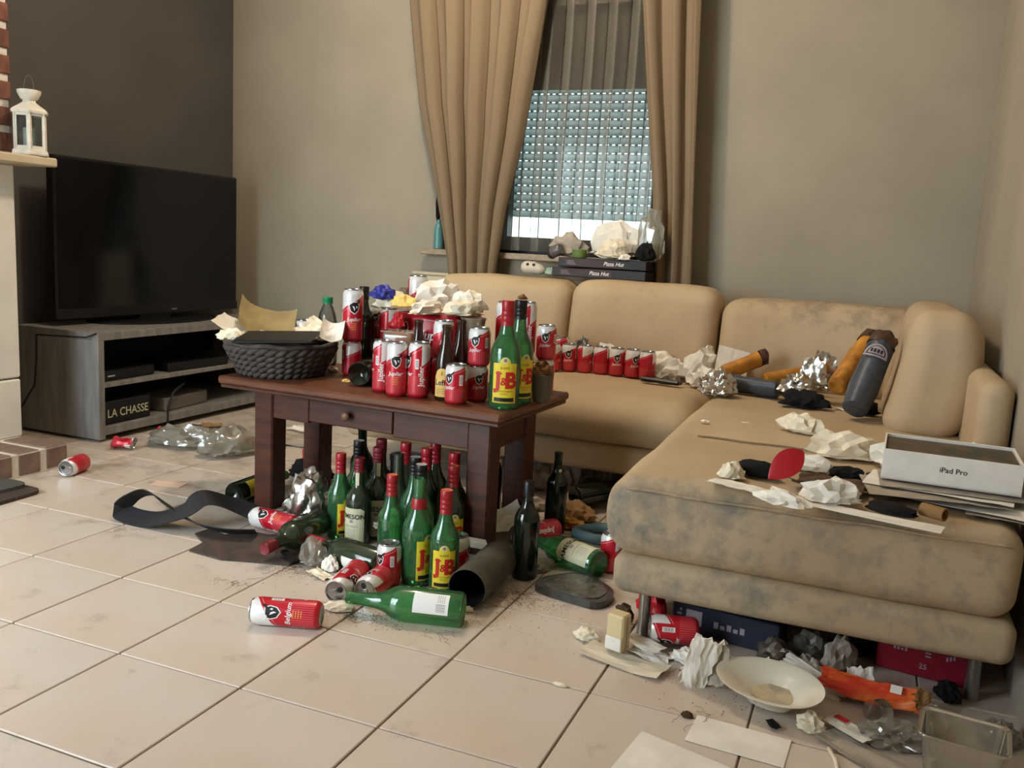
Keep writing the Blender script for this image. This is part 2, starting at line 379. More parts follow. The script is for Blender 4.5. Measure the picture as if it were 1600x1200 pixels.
part('roof', G().lathe([(.068, .152), (.070, .160), (.062, .168), (.040, .182), (.026, .192), (.022, .205)], 6), m_lan, lt)
part('crown', G().lathe([(.022, .200), (.030, .206), (.040, .226), (.041, .236), (.034, .238), (.0, .236)], 20), m_lan, lt, smooth=40)
part('handle', G().tube([(.02*math.cos(t)*1.0, 0, .236+.055*math.sin(t)) for t in np.linspace(0, PI, 12)], .0013, 6), mat('wire_grey', (120, 116, 110), .4, .6), lt)
# ================================================================== television and its stand
m_ash = mat('grey_ash_board', (136, 132, 126), 0.6, noise_s=5, rgb2=(112, 108, 104), stretch=(6, 6, .8), bump=.05, bump_s=40)
m_blk = mat('black_plastic', (16, 16, 18), 0.35, spec=.4)
m_blk2 = mat('black_matt', (22, 22, 24), 0.7)
m_scr = mat('screen_glass', (9, 10, 12), 0.12, spec=.35)
SY0, SY1, SX0, SX1 = 0.745, 2.02, -1.035, -.563
st = thing('tv_stand', 'grey ash board television stand with open shelves by the dark wall', 'tv stand', ((SX0+SX1)/2, (SY0+SY1)/2, 0))
pw('side_panel', G().cbox(SX0, SX1, SY0, SY0+.032, .012, .437, .0015), m_ash, st)
pw('side_panel', G().cbox(SX0, SX1, SY1-.032, SY1, .012, .437, .0015), m_ash, st)
pw('top_panel', G().cbox(SX0, SX1, SY0, SY1, .437, .470, .0015), m_ash, st)
pw('shelf', G().cbox(SX0+.02, SX1-.012, SY0+.032, SY1-.032, .232, .250, .0015), m_ash, st)
pw('bottom_panel', G().cbox(SX0, SX1-.004, SY0+.032, SY1-.032, .028, .062, .0015), m_ash, st)
pw('back_panel', G().box(SX0, SX0+.006, SY0+.032, SY1-.032, .062, .437), m_blk2, st)
tv = thing('television', 'large black flat television standing on the grey stand', 'television', (-.85, 1.375, .470))
TW = .57
part('housing', G().cbox(-.045, .004, -TW, TW, .030, .735, .006), m_blk, tv)
part('screen', G().cbox(.004, .006, -TW+.012, TW-.012, .075, .722, .0006), m_scr, tv)
part('lower_bezel', G().cbox(.004, .008, -TW, TW, .030, .072, .0015), m_blk, tv)
part('neck', G().cbox(-.04, -.005, -.10, .10, .005, .06, .004), m_blk, tv)
part('foot', G().poly([(.19*math.cos(t), .36*math.sin(t)) for t in np.linspace(-PI/2, PI/2, 20)]+[(-.09, .34), (-.09, -.34)], 0, .010), m_blk, tv)
part('maker_badge', G().box(.008, .0086, .09, .125, .046, .053), mat('badge_silver', (150, 150, 155), .3, .8), tv)
tv.rotation_euler = (0, 0, -.03)
bx = single('set_top_box', G().cbox(-.11, .11, -.15, .15, 0, .045, .004).box(.1095, .1112, -.13, -.09, .018, .024, 1), [m_blk, mat('led_white', (190, 200, 200), .4)], 'black set top box nearest the stand side on the middle shelf', 'set top box', (-.72, 0.96, .250), (0, 0, .03))
single('disc_player', G().cbox(-.15, .15, -.20, .20, 0, .040, .004).box(.149, .1512, -.18, .18, .018, .0195), m_blk, 'wide black disc player farther along the middle shelf', 'player', (-.75, 1.40, .250), (0, 0, -.04))
# ------------------------------------------------------------------ lettering and prints
def text_g(txt, h, bold=0.0, shear=0.0, spacing=1.0, depth=0.0, align='CENTER'):
    cu = bpy.data.curves.new('lettering', 'FONT'); cu.body = txt; cu.size = 1.0; cu.align_x = align; cu.align_y = 'CENTER'
    cu.offset = bold; cu.shear = shear; cu.space_character = spacing; cu.resolution_u = 3
    o = bpy.data.objects.new('lettering', cu); COL.objects.link(o)
    dg = bpy.context.evaluated_depsgraph_get(); me = bpy.data.meshes.new_from_object(o.evaluated_get(dg))
    bpy.data.objects.remove(o); bpy.data.curves.remove(cu)
    g = G(); s = h/0.70
    g.v = [(v.co.x*s, v.co.y*s, 0) for v in me.vertices]; g.f = [tuple(p.vertices) for p in me.polygons]; g.m = [0]*len(g.f)
    bpy.data.meshes.remove(me); return g
def cut_x(g, step):
    b = bmesh.new(); vs = [b.verts.new(v) for v in g.v]
    for f, m in zip(g.f, g.m):
        try: q = b.faces.new([vs[i] for i in f]); q.material_index = m
        except ValueError: pass
    xs = [v.co.x for v in b.verts]; x = math.floor(min(xs)/step)*step+step
    while x < max(xs):
        bmesh.ops.bisect_plane(b, geom=b.verts[:]+b.edges[:]+b.faces[:], plane_co=(x, 0, 0), plane_no=(1, 0, 0), dist=1e-7); x += step
    b.verts.index_update(); o = G(); o.v = [tuple(v.co) for v in b.verts]; o.f = [tuple(v.index for v in f.verts) for f in b.faces]; o.m = [f.material_index for f in b.faces]; b.free(); return o
def wrap(g, R, z0, th0=0.0, off=0.0003, rot=0.0):
    """bend a flat print (x,y) round a vertical cylinder of radius R, facing +x at th0"""
    if rot: c, s = math.cos(rot), math.sin(rot); g.v = [(x*c-y*s, x*s+y*c, z) for x, y, z in g.v]
    g = cut_x(g, R*.22); o = G(); o.f = g.f; o.m = g.m
    for x, y, z in g.v:
        t = th0+x/R; o.v.append(((R+off+z)*math.cos(t), (R+off+z)*math.sin(t), z0+y))
    return o
def merge(*gs):
    o = G()
    for g in gs:
        b = len(o.v); o.v += g.v; o.f += [tuple(i+b for i in f) for f in g.f]; o.m += g.m
    return o
def rect(w, h, m=0, x=0, y=0): return G().add([(x-w/2, y-h/2, 0), (x+w/2, y-h/2, 0), (x+w/2, y+h/2, 0), (x-w/2, y+h/2, 0)], [(0, 1, 2, 3)], m)
def flat(pts, m=0, z=0): return G().add([(x, y, z) for x, y in pts], [tuple(range(len(pts)))], m)
def shift(g, x=0, y=0, z=0, m=None, s=1.0):
    o = G(); o.v = [(a*s+x, b*s+y, c+z) for a, b, c in g.v]; o.f = g.f[:]; o.m = [m]*len(g.f) if m is not None else g.m[:]; return o
# ================================================================== corner sofa
def leather():
    m = mat('sofa_suede', (190, 169, 138), 0.62, spec=.25, noise_s=3.5, rgb2=(177, 154, 122), bump=.06, bump_s=35)
    nt = m.node_tree; N = nt.nodes; L = nt.links; b = N['Principled BSDF']
    tc = N.new('ShaderNodeTexCoord'); sx = N.new('ShaderNodeSeparateXYZ'); L.new(tc.outputs['Object'], sx.inputs[0])
    n = N.new('ShaderNodeTexNoise'); n.inputs['Scale'].default_value = 15; n.inputs['Detail'].default_value = 10; n.inputs['Roughness'].default_value = .7; L.new(tc.outputs['Object'], n.inputs['Vector'])
    # rubbed-in dirt: heavy on the chaise front panel (towards its left end), light elsewhere
    my = N.new('ShaderNodeMapRange'); my.inputs[1].default_value = 0.02; my.inputs[2].default_value = -0.045; my.inputs[3].default_value = 0.0; my.inputs[4].default_value = .21; L.new(sx.outputs['Y'], my.inputs[0])
    mx_ = N.new('ShaderNodeMapRange'); mx_.inputs[1].default_value = 1.85; mx_.inputs[2].default_value = 2.7; mx_.inputs[3].default_value = 1.0; mx_.inputs[4].default_value = 0.45; L.new(sx.outputs['X'], mx_.inputs[0])
    mu = N.new('ShaderNodeMath'); mu.operation = 'MULTIPLY'; L.new(my.outputs[0], mu.inputs[0]); L.new(mx_.outputs[0], mu.inputs[1])
    ad = N.new('ShaderNodeMath'); ad.operation = 'ADD'; L.new(n.outputs[0], ad.inputs[0]); L.new(mu.outputs[0], ad.inputs[1])
    # grey grease along the top of the corner back cushion
    mz = N.new('ShaderNodeMapRange'); mz.inputs[1].default_value = .60; mz.inputs[2].default_value = .74; mz.inputs[4].default_value = .20; L.new(sx.outputs['Z'], mz.inputs[0])
    mk = N.new('ShaderNodeMapRange'); mk.inputs[1].default_value = 1.80; mk.inputs[2].default_value = 2.1; L.new(sx.outputs['X'], mk.inputs[0])
    mk2 = N.new('ShaderNodeMapRange'); mk2.inputs[1].default_value = 1.45; mk2.inputs[2].default_value = 1.6; L.new(sx.outputs['Y'], mk2.inputs[0])
    m3 = N.new('ShaderNodeMath'); m3.operation = 'MULTIPLY'; L.new(mz.outputs[0], m3.inputs[0]); L.new(mk.outputs[0], m3.inputs[1])
    m4 = N.new('ShaderNodeMath'); m4.operation = 'MULTIPLY'; L.new(m3.outputs[0], m4.inputs[0]); L.new(mk2.outputs[0], m4.inputs[1])
    a2 = N.new('ShaderNodeMath'); a2.operation = 'ADD'; L.new(ad.outputs[0], a2.inputs[0]); L.new(m4.outputs[0], a2.inputs[1]); ad = a2
    r = N.new('ShaderNodeMapRange'); r.inputs[1].default_value = .60; r.inputs[2].default_value = .92; r.inputs[4].default_value = .9; L.new(ad.outputs[0], r.inputs[0])
    mx = N.new('ShaderNodeMix'); mx.data_type = 'RGBA'; mx.inputs[7].default_value = lin((112, 106, 99))
    L.new(b.inputs['Base Color'].links[0].from_socket, mx.inputs[6]); ov = N.new('ShaderNodeMath'); ov.operation = 'MULTIPLY_ADD'; ov.inputs[1].default_value = 1.3; ov.use_clamp = True; L.new(mu.outputs[0], ov.inputs[0]); L.new(r.outputs[0], ov.inputs[2]); L.new(ov.outputs[0], mx.inputs[0]); L.new(mx.outputs[2], b.inputs['Base Color'])
    return m
m_sofa = leather()
m_steel = mat('brushed_steel', (150, 146, 140), .3, .9)
sf = thing('corner_sofa', 'stained beige corner sofa with a chaise along the back and right walls', 'sofa', (1.9, 1.05, 0))
ZS = .41
def wob(a, s=6):
    return lambda p: (p.x+a*noise.noise((p.x*s, p.y*s, p.z*s+3)), p.y+a*noise.noise((p.x*s+9, p.y*s, p.z*s)), p.z+a*noise.noise((p.x*s, p.y*s+5, p.z*s)))
def f_chaise(p):
    x, y, z = wob(.006, 5)(p)
    t = max(0, min(1, (z-.21)/.20))
    y -= .018*math.sin(PI*t)*max(0, 1-abs(y+.0)/.12)            # bulging front
    x -= .022*math.sin(PI*t)*max(0, 1-(x-1.88)/.12) if x < 2.0 else 0
    if z > .36: z += .012*math.exp(-((y-1.0)/.5)**2)-.010*math.exp(-((y-.50)/.018)**2)*(1 if 1.98 < x < 2.6 else .2)
    return (x, y, z)
pw('chaise_seat', G().rbox(1.895, 2.755, -.05, 1.95, .207, ZS, .055, 12, f_chaise), m_sofa, sf, 180)
pw('chaise_base', G().rbox(1.905, 2.765, -.045, 1.98, .115, .212, .03, 8, wob(.003, 4)), m_sofa, sf, 180)
def f_seat(p):
    x, y, z = wob(.008, 4)(p); t = max(0, min(1, (z-.22)/.19)); y -= .03*math.sin(PI*t)*max(0, 1-(y-1.0)/.15); return (x, y, z)
pw('seat', G().rbox(.47, 1.89, .99, 1.95, .225, ZS, .085, 10, f_seat), m_sofa, sf, 180)
pw('base', G().rbox(.48, 1.90, 1.02, 1.97, .125, .232, .025, 6), m_sofa, sf, 180)
def f_back(x0, x1, seed):
    def fn(p):
        x, y, z = p; t = (z-.38)/.40
        y += .07*(t-.5)                                         # leans back
        u = (x-x0)/(x1-x0); b = max(0, 4*u*(1-u))
        if y < 1.85: y -= .014*math.sin(PI*max(0, min(1, t)))*b
        z += .012*b*(t > .7)
        d = .010*noise.noise((x*5+seed, z*6, seed)); return (x, y+d, z+d*.5)
    return fn
pw('back_cushion', G().rbox(.50, 1.165, 1.68, 1.93, .39, .775, .07, 9, f_back(.50, 1.165, 1)), m_sofa, sf, 180)
pw('back_cushion', G().rbox(1.172, 1.825, 1.68, 1.93, .39, .785, .07, 9, f_back(1.172, 1.825, 2)), m_sofa, sf, 180)
pw('back_cushion', G().rbox(1.84, 2.66, 1.66, 1.93, .39, .752, .07, 9, f_back(1.84, 2.66, 3)), m_sofa, sf, 180, 'beige corner back cushion with grey stain along its top')
def f_side(p):
    x, y, z = p; t = (z-.39)/.41; x = 2.60+(x-2.60)*(1.0-.30*max(0, t-.45)); x += .05*math.sin(PI*min(1, max(0, t))*.75)-.012
    return (x+.008*noise.noise((y*5, z*6, 4)), y+.01*noise.noise((x*6, z*5, 1)), z)
pw('side_cushion', G().rbox(2.475, 2.715, .89, 1.80, .39, .80, .085, 8, f_side), m_sofa, sf, 180)
pw('side_frame', G().rbox(2.70, 2.785, .55, 2.08, .14, .64, .04, 6, lambda p: (p.x, p.y+.10*max(0, (p.z-.4))*0, p.z)), m_sofa, sf, 180)
pw('back_frame', G().rbox(.47, 2.74, 1.93, 1.99, .14, .66, .04, 6), m_sofa, sf, 180)
for x, y in ((1.985, -.005), (2.705, .05), (1.95, 1.05), (.54, 1.06), (.54, 1.90), (2.70, 1.9)):
    pw('leg', G().lathe([(.019, 0), (.017, .002), (.014, .05), (.014, .125)], 16, M=Matrix.Translation((x, y, 0))), m_steel, sf, 40, 'round brushed steel leg')
# seams: the double piping along the chaise top edge and across its middle
pts = [(1.93+.80*t/30, -.062+.001*math.sin(t), .381+.0015*math.sin(t*.7)) for t in range(31)]
pw('piping', G().tube(pts, .0035, 6), m_sofa, sf, 180)
pw('seam', G().tube([(1.99+.36*t/12, .500+.004*math.sin(t), .4125) for t in range(13)], .0028, 5), mat('seam_brown', (136, 112, 82), .8), sf, 180)
# ================================================================== coffee table
m_wood = mat('dark_walnut', (84, 46, 31), 0.42, spec=.35, noise_s=4, rgb2=(56, 29, 20), stretch=(1.2, 14, 14), bump=.06, bump_s=30)
m_woodtop = mat('walnut_top', (112, 66, 44), 0.45, spec=.35, noise_s=4, rgb2=(78, 44, 30), stretch=(1.2, 14, 14), bump=.06, bump_s=30)
TZ = .455
TC = Vector((.990, .505, 0)); TR = math.radians(-3.0)
tb = thing('coffee_table', 'dark walnut coffee table with a drawer covered in cans and bottles', 'table', TC, TR)
def tl(x, y, z=0):      # table-local point to the room
    return TC + Matrix.Rotation(TR, 3, 'Z') @ Vector((x, y, z))
plk = G().cbox(-.515, .515, -.262, .262, .430, TZ, .006)
part('tabletop', plk, m_woodtop, tb)
part('edge_molding', G().cbox(-.508, .508, -.255, .255, .417, .430, .003), m_wood, tb)
for sx in (-1, 1):
    for sy in (-1, 1):
        part('leg', G().cbox(*sorted((sx*.366, sx*.442)), *sorted((sy*.092, sy*.168)), 0, .417, .005), m_wood, tb)
    part('apron', G().cbox(*sorted((sx*.415, sx*.435)), -.092, .092, .318, .417, .002), m_wood, tb)
part('apron', G().cbox(-.366, .366, .142, .162, .318, .417, .002), m_wood, tb)
part('apron', G().cbox(-.366, -.222, -.162, -.140, .318, .417, .002), m_wood, tb)
part('apron', G().cbox(.103, .366, -.162, -.140, .318, .417, .002), m_wood, tb)
dw = part('drawer', G().cbox(-.219, .100, -.164, -.144, .325, .412, .003).box(-.205, .085, -.144, .13, .33, .336), m_wood, tb)
part('knob', G().lathe([(.006, 0), (.006, .008), (.013, .014), (.015, .021), (.011, .027), (0, .029)], 16, M=Matrix.Translation((-.062, -.164, .366)) @ Matrix.Rotation(PI/2, 4, 'X')), mat('knob_wood', (120, 88, 66), .4), dw, 60)
# ================================================================== cans
def can_material(name, H, plain=False):
    m = bpy.data.materials.new(name); m.use_nodes = True; nt = m.node_tree; N = nt.nodes; L = nt.links; b = N['Principled BSDF']
    b.inputs['Roughness'].default_value = .28; b.inputs['Specular IOR Level'].default_value = .6; b.inputs['Metallic'].default_value = .15
    tc = N.new('ShaderNodeTexCoord'); sx = N.new('ShaderNodeSeparateXYZ'); L.new(tc.outputs['Object'], sx.inputs[0])
    def math_(op, a, c=None, d=None):
        n = N.new('ShaderNodeMath'); n.operation = op
        for i, q in enumerate((a, c, d)):
            if q is None: continue
            if isinstance(q, (int, float)): n.inputs[i].default_value = q
            else: L.new(q, n.inputs[i])
        return n.outputs[0]
    th = math_('ARCTAN2', sx.outputs['Y'], sx.outputs['X']); z = sx.outputs['Z']
    u = math_('FRACT', math_('ADD', math_('DIVIDE', th, PI), .5))
    zb = math_('ADD', math_('MULTIPLY', u, .37*H), .58*H)
    white = math_('GREATER_THAN', z, zb)
    line = math_('LESS_THAN', math_('ABSOLUTE', math_('SUBTRACT', z, math_('SUBTRACT', zb, .05*H))), .0008)
    rib = math_('MULTIPLY', math_('MULTIPLY', math_('GREATER_THAN', math_('SINE', math_('MULTIPLY', th, 40)), .35), math_('LESS_THAN', z, .40*H)), math_('GREATER_THAN', z, .06*H))
    rib = math_('MULTIPLY', rib, .48)
    def mix(f, a, c):
        n = N.new('ShaderNodeMix'); n.data_type = 'RGBA'; L.new(f, n.inputs[0])
        for i, q in ((6, a), (7, c)):
            if isinstance(q, tuple): n.inputs[i].default_value = q
            else: L.new(q, n.inputs[i])
        return n.outputs[2]
    c = mix(rib, lin((188, 22, 42)), lin((226, 120, 128)))
    c = mix(line, c, lin((232, 150, 150)))
    c = mix(white, c, lin((226, 224, 222)))
    L.new(c, b.inputs['Base Color']); return m
CR = .033
m_can = {h: can_material('can_print_%d' % (h*1000), h) for h in (.115, .168)}
m_alu = mat('can_aluminium', (176, 178, 182), .25, .95)
m_hole = mat('can_opening', (14, 13, 13), .6)
m_ink = mat('ink_black', (24, 22, 26), .5)
m_prw = mat('print_white', (232, 230, 226), .5)
m_prg = mat('print_grey', (150, 140, 146), .5)
m_pro = mat('print_orange', (226, 140, 60), .5)
def can_meshes(H, word):
    g = G().lathe([(.023, 0.0015), (.0245, 0), (.0285, .003), (.0325, .010), (CR, .014), (CR, H*.5), (CR, H-.018), (.0315, H-.012), (.0275, H-.004)], 28, cap=False)
    body = g.mesh('can_body', m_can[H], 50)
    lid = G().lathe([(.0272, H-.0045), (.0282, H-.001), (.0278, H), (.0258, H-.0005), (.0250, H-.0045), (0, H-.0045)], 24, cap=False)
    lid.add([(.012+.0085*math.cos(t), .0075*math.sin(t), H-.0042) for t in np.linspace(0, 2*PI, 14)[:-1]], [tuple(range(13))], 1)
    base = G().lathe([(0, .004), (.018, .0035), (.0235, .001), (.0245, 0)], 20, cap=False).mesh('can_bottom', m_alu, 40)
    lid = lid.mesh('lid', [m_alu, m_hole], 40)
    tab = G().poly([(-.012+.011*math.cos(t), .007*math.sin(t)) for t in np.linspace(.5*PI, 1.5*PI, 8)]+[(.001, -.0055), (.002, .0055)], H-.0038, H-.0022).mesh('pull_tab', m_alu)
    # bull's head badge: white outlined dark shield, horns and white muzzle strokes
    s = H**.5*.105
    sh = [(-.30, .42), (.30, .46), (.42, .15), (.34, -.28), (.05, -.55), (-.28, -.32), (-.40, .10)]
    em = merge(shift(flat(sh), s=s*.95, z=.0002, m=1), shift(flat([(x*.86, y*.86) for x, y in sh]), s=s*.95, z=.0004, m=0),
               shift(flat([(-.55, .60), (-.38, .52), (-.22, .36), (-.10, .34), (-.20, .24), (-.44, .34)]), s=s, z=.0006, m=1),
               shift(flat([(.50, .62), (.36, .52), (.20, .36), (.12, .32), (.24, .24), (.42, .36)]), s=s, z=.0006, m=0),
               shift(flat([(-.12, .12), (.02, .06), (.08, -.12), (.02, -.26), (-.02, -.12), (-.09, .02)]), s=s, z=.0006, m=1),
               shift(flat([(.16, .12), (.24, .06), (.22, -.06), (.14, -.02)]), s=s, z=.0006, m=1))
    zc = .66*H
    em = wrap(em, CR, zc).mesh('emblem', [m_ink, m_prw])
    hh = .0105 if H < .15 else .0125
    t1 = text_g(word, hh, bold=.012, shear=.18)
    tx = [wrap(t1, CR, .43*H)]
    if H > .15:
        t2 = text_g('Jupiler', .0165, bold=.02); tx.append(wrap(t2, CR, .40*H, PI/2, rot=PI/2))
        t3 = text_g('Jupiler', .0165, bold=.02); tx.append(wrap(t3, CR, .40*H, -PI/2, rot=PI/2))
        for q in range(4): tx.append(wrap(rect(.020-.003*(q % 2), .0022, 1), CR, .36*H-.0065*q))
    bar = wrap(merge(rect(.011, .030), *[rect(.0085, .0008+.0006*(q % 3), 1, 0, -.011+q*.0022) for q in range(11)]), CR, .62*H, 1.15)
    let = merge(*tx).mesh('lettering', [m_prw, m_pro])
    bar.v = [v for v in bar.v]; bar = bar.mesh('barcode', [m_prw, m_prg])
    return dict(can_body=body, can_bottom=base, lid=lid, pull_tab=tab, emblem=em, lettering=let, barcode=bar)
CAN = {(.115, 'J'): can_meshes(.115, 'Jupiler'), (.168, 'J'): can_meshes(.168, 'Jupiler'), (.168, 'B'): can_meshes(.168, 'Belgium')}
def can(M, H, label, word='J', group=None, s=1.0):
    r = bpy.data.objects.new('beer_can', None); COL.objects.link(r); r.empty_display_size = .03
    tag(r, label, 'can', group)
    for n, me in CAN[(H, word)].items(): link(n, me, r)
    r.matrix_world = M @ Matrix.Scale(s, 4); return r
def upright(p, face=0.0, tilt=(0, 0)):
    """standing at p; face = turn of its front away from the viewer (radians, + = to the viewer's right)"""
    return Matrix.Translation(p) @ Matrix.Rotation(tilt[0], 4, 'X') @ Matrix.Rotation(tilt[1], 4, 'Y') @ Matrix.Rotation(toward(p)+face, 4, 'Z')
def foot(px, py, z, R):       # centre of a round thing whose nearest foot shows at px,py on a support of height z
    p = at(px, py, z=z); d = Vector((p.x-CAM[0], p.y-CAM[1], 0)).normalized(); return p+d*R
def lying(top, base, r, roll=0.0, L=None, z=0.0, up=1.0):
    """lying on a support: seen ends (pixels of the axis at its top and base end); returns a matrix, its own +z towards the top"""
    a = at(*top, z=z+r); b = at(*base, z=z+r)
    d = (a-b); d.z = 0; d.normalize()
    if L is not None: mid = (a+b)/2; b = mid-d*L/2
    front = Vector((CAM[0]-b.x, CAM[1]-b.y, .9)); front -= d*front.dot(d); front.normalize()
    side = d.cross(front)
    M = Matrix(((front.x, side.x, d.x, b.x), (front.y, side.y, d.y, b.y), (front.z, side.z, d.z, b.z), (0, 0, 0, 1)))
    return M @ Matrix.Rotation(roll, 4, 'Z')
def crushed_can(M, H, label, seed, s=1.0, squash=.55):
    g = G().lathe([(.023, 0), (.0285, .003), (CR, .012)]+[(CR, H*k/9) for k in range(2, 8)]+[(CR, H-.018), (.0275, H-.004)], 26, cap=False)
    def bend(v):
        x, y, z = v; t = z/H
        k = 1-(1-squash)*math.sin(PI*min(1, max(0, t)))**.7
        n1 = noise.noise((x*60, y*60, z*40+seed*3.7))*.006
        return (x*k+n1, y*(1+.12*math.sin(PI*t))+n1*.7, z*(.86+.05*math.sin(seed))+.006*math.sin(x*90+seed))
    g.v = [bend(v) for v in g.v]
    lid = G().lathe([(.0272, H-.0045), (.0282, H-.001), (.0258, H-.0005), (.0250, H-.0045), (0, H-.0045)], 20, cap=False); lid.v = [bend(v) for v in lid.v]
    bt = G().lathe([(0, .004), (.0235, .001), (.0245, 0)], 20, cap=False); bt.v = [bend(v) for v in bt.v]
    r = bpy.data.objects.new('crushed_can', None); COL.objects.link(r); tag(r, label, 'can'); r.empty_display_size = .03
    part('can_body', g, m_can[H], r, 35); part('lid', lid, m_alu, r, 40); part('can_bottom', bt, m_alu, r, 40)
    r.matrix_world = M @ Matrix.Scale(s, 4); return r
# ================================================================== bottles
m_gg = sheet_mat('glass_green', (146, 224, 164), clear=.64, gloss=.08, rough=.09, diff=.45, rgb_d=(104, 188, 126))
m_gd = sheet_mat('glass_dark_green', (70, 108, 66), clear=.60, gloss=.07, rough=.10, diff=.6, rgb_d=(30, 46, 30))
m_gj = sheet_mat('glass_bottle_green', (136, 160, 120), clear=.55, gloss=.07, rough=.10, diff=.5, rgb_d=(96, 112, 86))
m_gb = sheet_mat('glass_brown', (140, 92, 54), clear=.5, gloss=.07, rough=.10, diff=.6, rgb_d=(74, 48, 30))
m_gc = sheet_mat('glass_clear', (222, 226, 222), clear=.72, gloss=.06, rough=.05, diff=.5, rgb_d=(170, 170, 165))
m_redcap = mat('cap_red', (156, 26, 38), .35, spec=.5)
m_redtop = mat('cap_top_orange', (206, 112, 70), .5, noise_s=120, rgb2=(190, 60, 50))
m_foilred = mat('capsule_red', (128, 30, 40), .45, noise_s=70, rgb2=(96, 24, 32))
m_blackcap = mat('cap_black', (20, 20, 20), .4)
m_captop = mat('cap_top_silver', (200, 198, 192), .4, .4)
m_yel = mat('label_yellow', (232, 206, 52), .55, noise_s=16, noise_a=.05)
m_crm = mat('label_cream', (214, 210, 178), .6, noise_s=20, noise_a=.06)
m_redink = mat('ink_red', (190, 34, 30), .5)
m_goldink = mat('ink_gold', (150, 120, 40), .5)
m_lefl = mat('label_pale_yellow', (226, 196, 120), .6, noise_s=30, rgb2=(214, 170, 90))
PROF = {
 'jb': [(0, .009), (.030, .004), (.038, 0), (.042, .006), (.042, .146), (.0408, .158), (.036, .173), (.0275, .187), (.0222, .200), (.0185, .218), (.0158, .240), (.0150, .287)],
 'jam': [(0, .009), (.030, .004), (.038, 0), (.042, .006), (.042, .140), (.0412, .153), (.0375, .167), (.029, .180), (.0212, .189), (.0178, .200), (.0160, .230), (.0150, .282)],
 'wine': [(0, .020), (.018, .016), (.030, .004), (.036, 0), (.039, .006), (.039, .180), (.0375, .193), (.031, .207), (.022, .220), (.0165, .235), (.0148, .25), (.0145, .290), (.0160, .291), (.0160, .298), (.0140, .299)],
 'leffe': [(0, .008), (.024, .003), (.028, 0), (.0305, .005), (.0305, .105), (.0300, .118), (.026, .138), (.019, .160), (.0150, .180), (.0135, .200), (.0130, .222), (.0145, .224), (.0145, .232), (.0120, .233)],
 'pet': [(0, .008), (.020, .004), (.028, 0), (.031, .010), (.031, .05), (.029, .056), (.031, .062), (.031, .110), (.030, .125), (.024, .155), (.016, .175), (.0125, .182), (.0125, .198)],
}
BODY = {k: G().lathe(v, 32, cap=False).mesh('glass_body', m, 60) for k, v, m in
        (('jb', PROF['jb'], m_gg), ('jam', PROF['jam'], m_gj), ('wine', PROF['wine'], m_gd), ('leffe', PROF['leffe'], m_gb), ('pet', PROF['pet'], m_gc))}
BODY['jbd'] = G().lathe(PROF['jb'], 32, cap=False).mesh('glass_body', m_gj, 60)
def capmesh(z0, z1, r, mside, mtop, rings=True, n=22):
    pr = [(r, z0)]
    if rings:
        for k in range(1, 4): z = z0+(z1-z0)*k/5; pr += [(r, z-.0015), (r*.94, z), (r, z+.0015)]
    pr += [(r, z1-.002), (r*.93, z1)]
    g = G().lathe(pr, n, cap=False); g.lathe([(r*.93, z1), (r*.86, z1-.0006), (0, z1-.0006)], n, m=1, cap=False)
    return g.mesh('cap', [mside, mtop], 40)
CAPS = {'red': capmesh(.224, .292, .0178, m_redcap, m_redtop), 'black': capmesh(.238, .292, .0176, m_blackcap, m_captop),
        'foil': capmesh(.240, .286, .0176, m_foilred, m_foilred), 'blackfoil': capmesh(.255, .301, .0165, m_blackcap, m_blackcap, False),
        'green': capmesh(.184, .204, .0155, mat('cap_green', (30, 128, 84), .4), mat('cap_green', (30, 128, 84), .4))}
def arch_label(w, z0, z1, bump):
    pts = [(-w/2, z0), (w/2, z0), (w/2, z1)]
    if bump: pts += [(w*.22, z1)]+[(w*.22*math.cos(t), z1+w*.25*math.sin(t)) for t in np.linspace(.15, PI-.15, 9)]+[(-w*.22, z1)]
    return flat(pts+[(-w/2, z1)])
def jb_label(R):
    lab = wrap(arch_label(.068, .018, .126, True), R, 0, off=.0005)
    back = wrap(arch_label(.052, .035, .115, False), R, 0, PI, off=.0005)
    seal = wrap(shift(flat([(.009*math.cos(t), .009*math.sin(t)) for t in np.linspace(0, 2*PI, 16)[:-1]]), y=.134), R, 0, off=.0009)
    dot = wrap(shift(flat([(.0045*math.cos(t), .0045*math.sin(t)) for t in np.linspace(0, 2*PI, 12)[:-1]]), y=.134), R, 0, off=.0012)
    ser = []
    tj = text_g('J', .041, bold=.045); ta = text_g('&', .021, bold=.02); tb_ = text_g('B', .041, bold=.045)
    big = merge(shift(tj, x=-.018, y=.001), rect(.018, .0046, 0, -.017, .0205), shift(ta, x=-.002, y=-.002), shift(tb_, x=.017, y=0), rect(.008, .0042, 0, .0070, .0195), rect(.008, .0042, 0, .0070, -.0185))
    big = wrap(shift(big, y=.078), R, 0, off=.0010)
    small = merge(shift(text_g('RARE', .0065, bold=.01, spacing=1.2), y=.113, m=1), shift(text_g('SCOTCH WHISKY', .0040, bold=.01), y=.050, m=1),
                  shift(text_g('BLENDED', .0032), y=.043, m=1), rect(.056, .0105, 0, 0, .0275), rect(.060, .0008, 0, 0, .0205))
    small = wrap(small, R, 0, off=.0010)
    return [('front_label', lab.mesh('front_label', m_yel), [('seal', merge(seal).mesh('seal', m_crm)), ('seal_dot', dot.mesh('seal_dot', m_goldink)), ('lettering', big.mesh('lettering', m_redink)), ('small_print', small.mesh('small_print', [m_ink, m_goldink]))]),
            ('back_label', back.mesh('back_label', m_crm), [])]
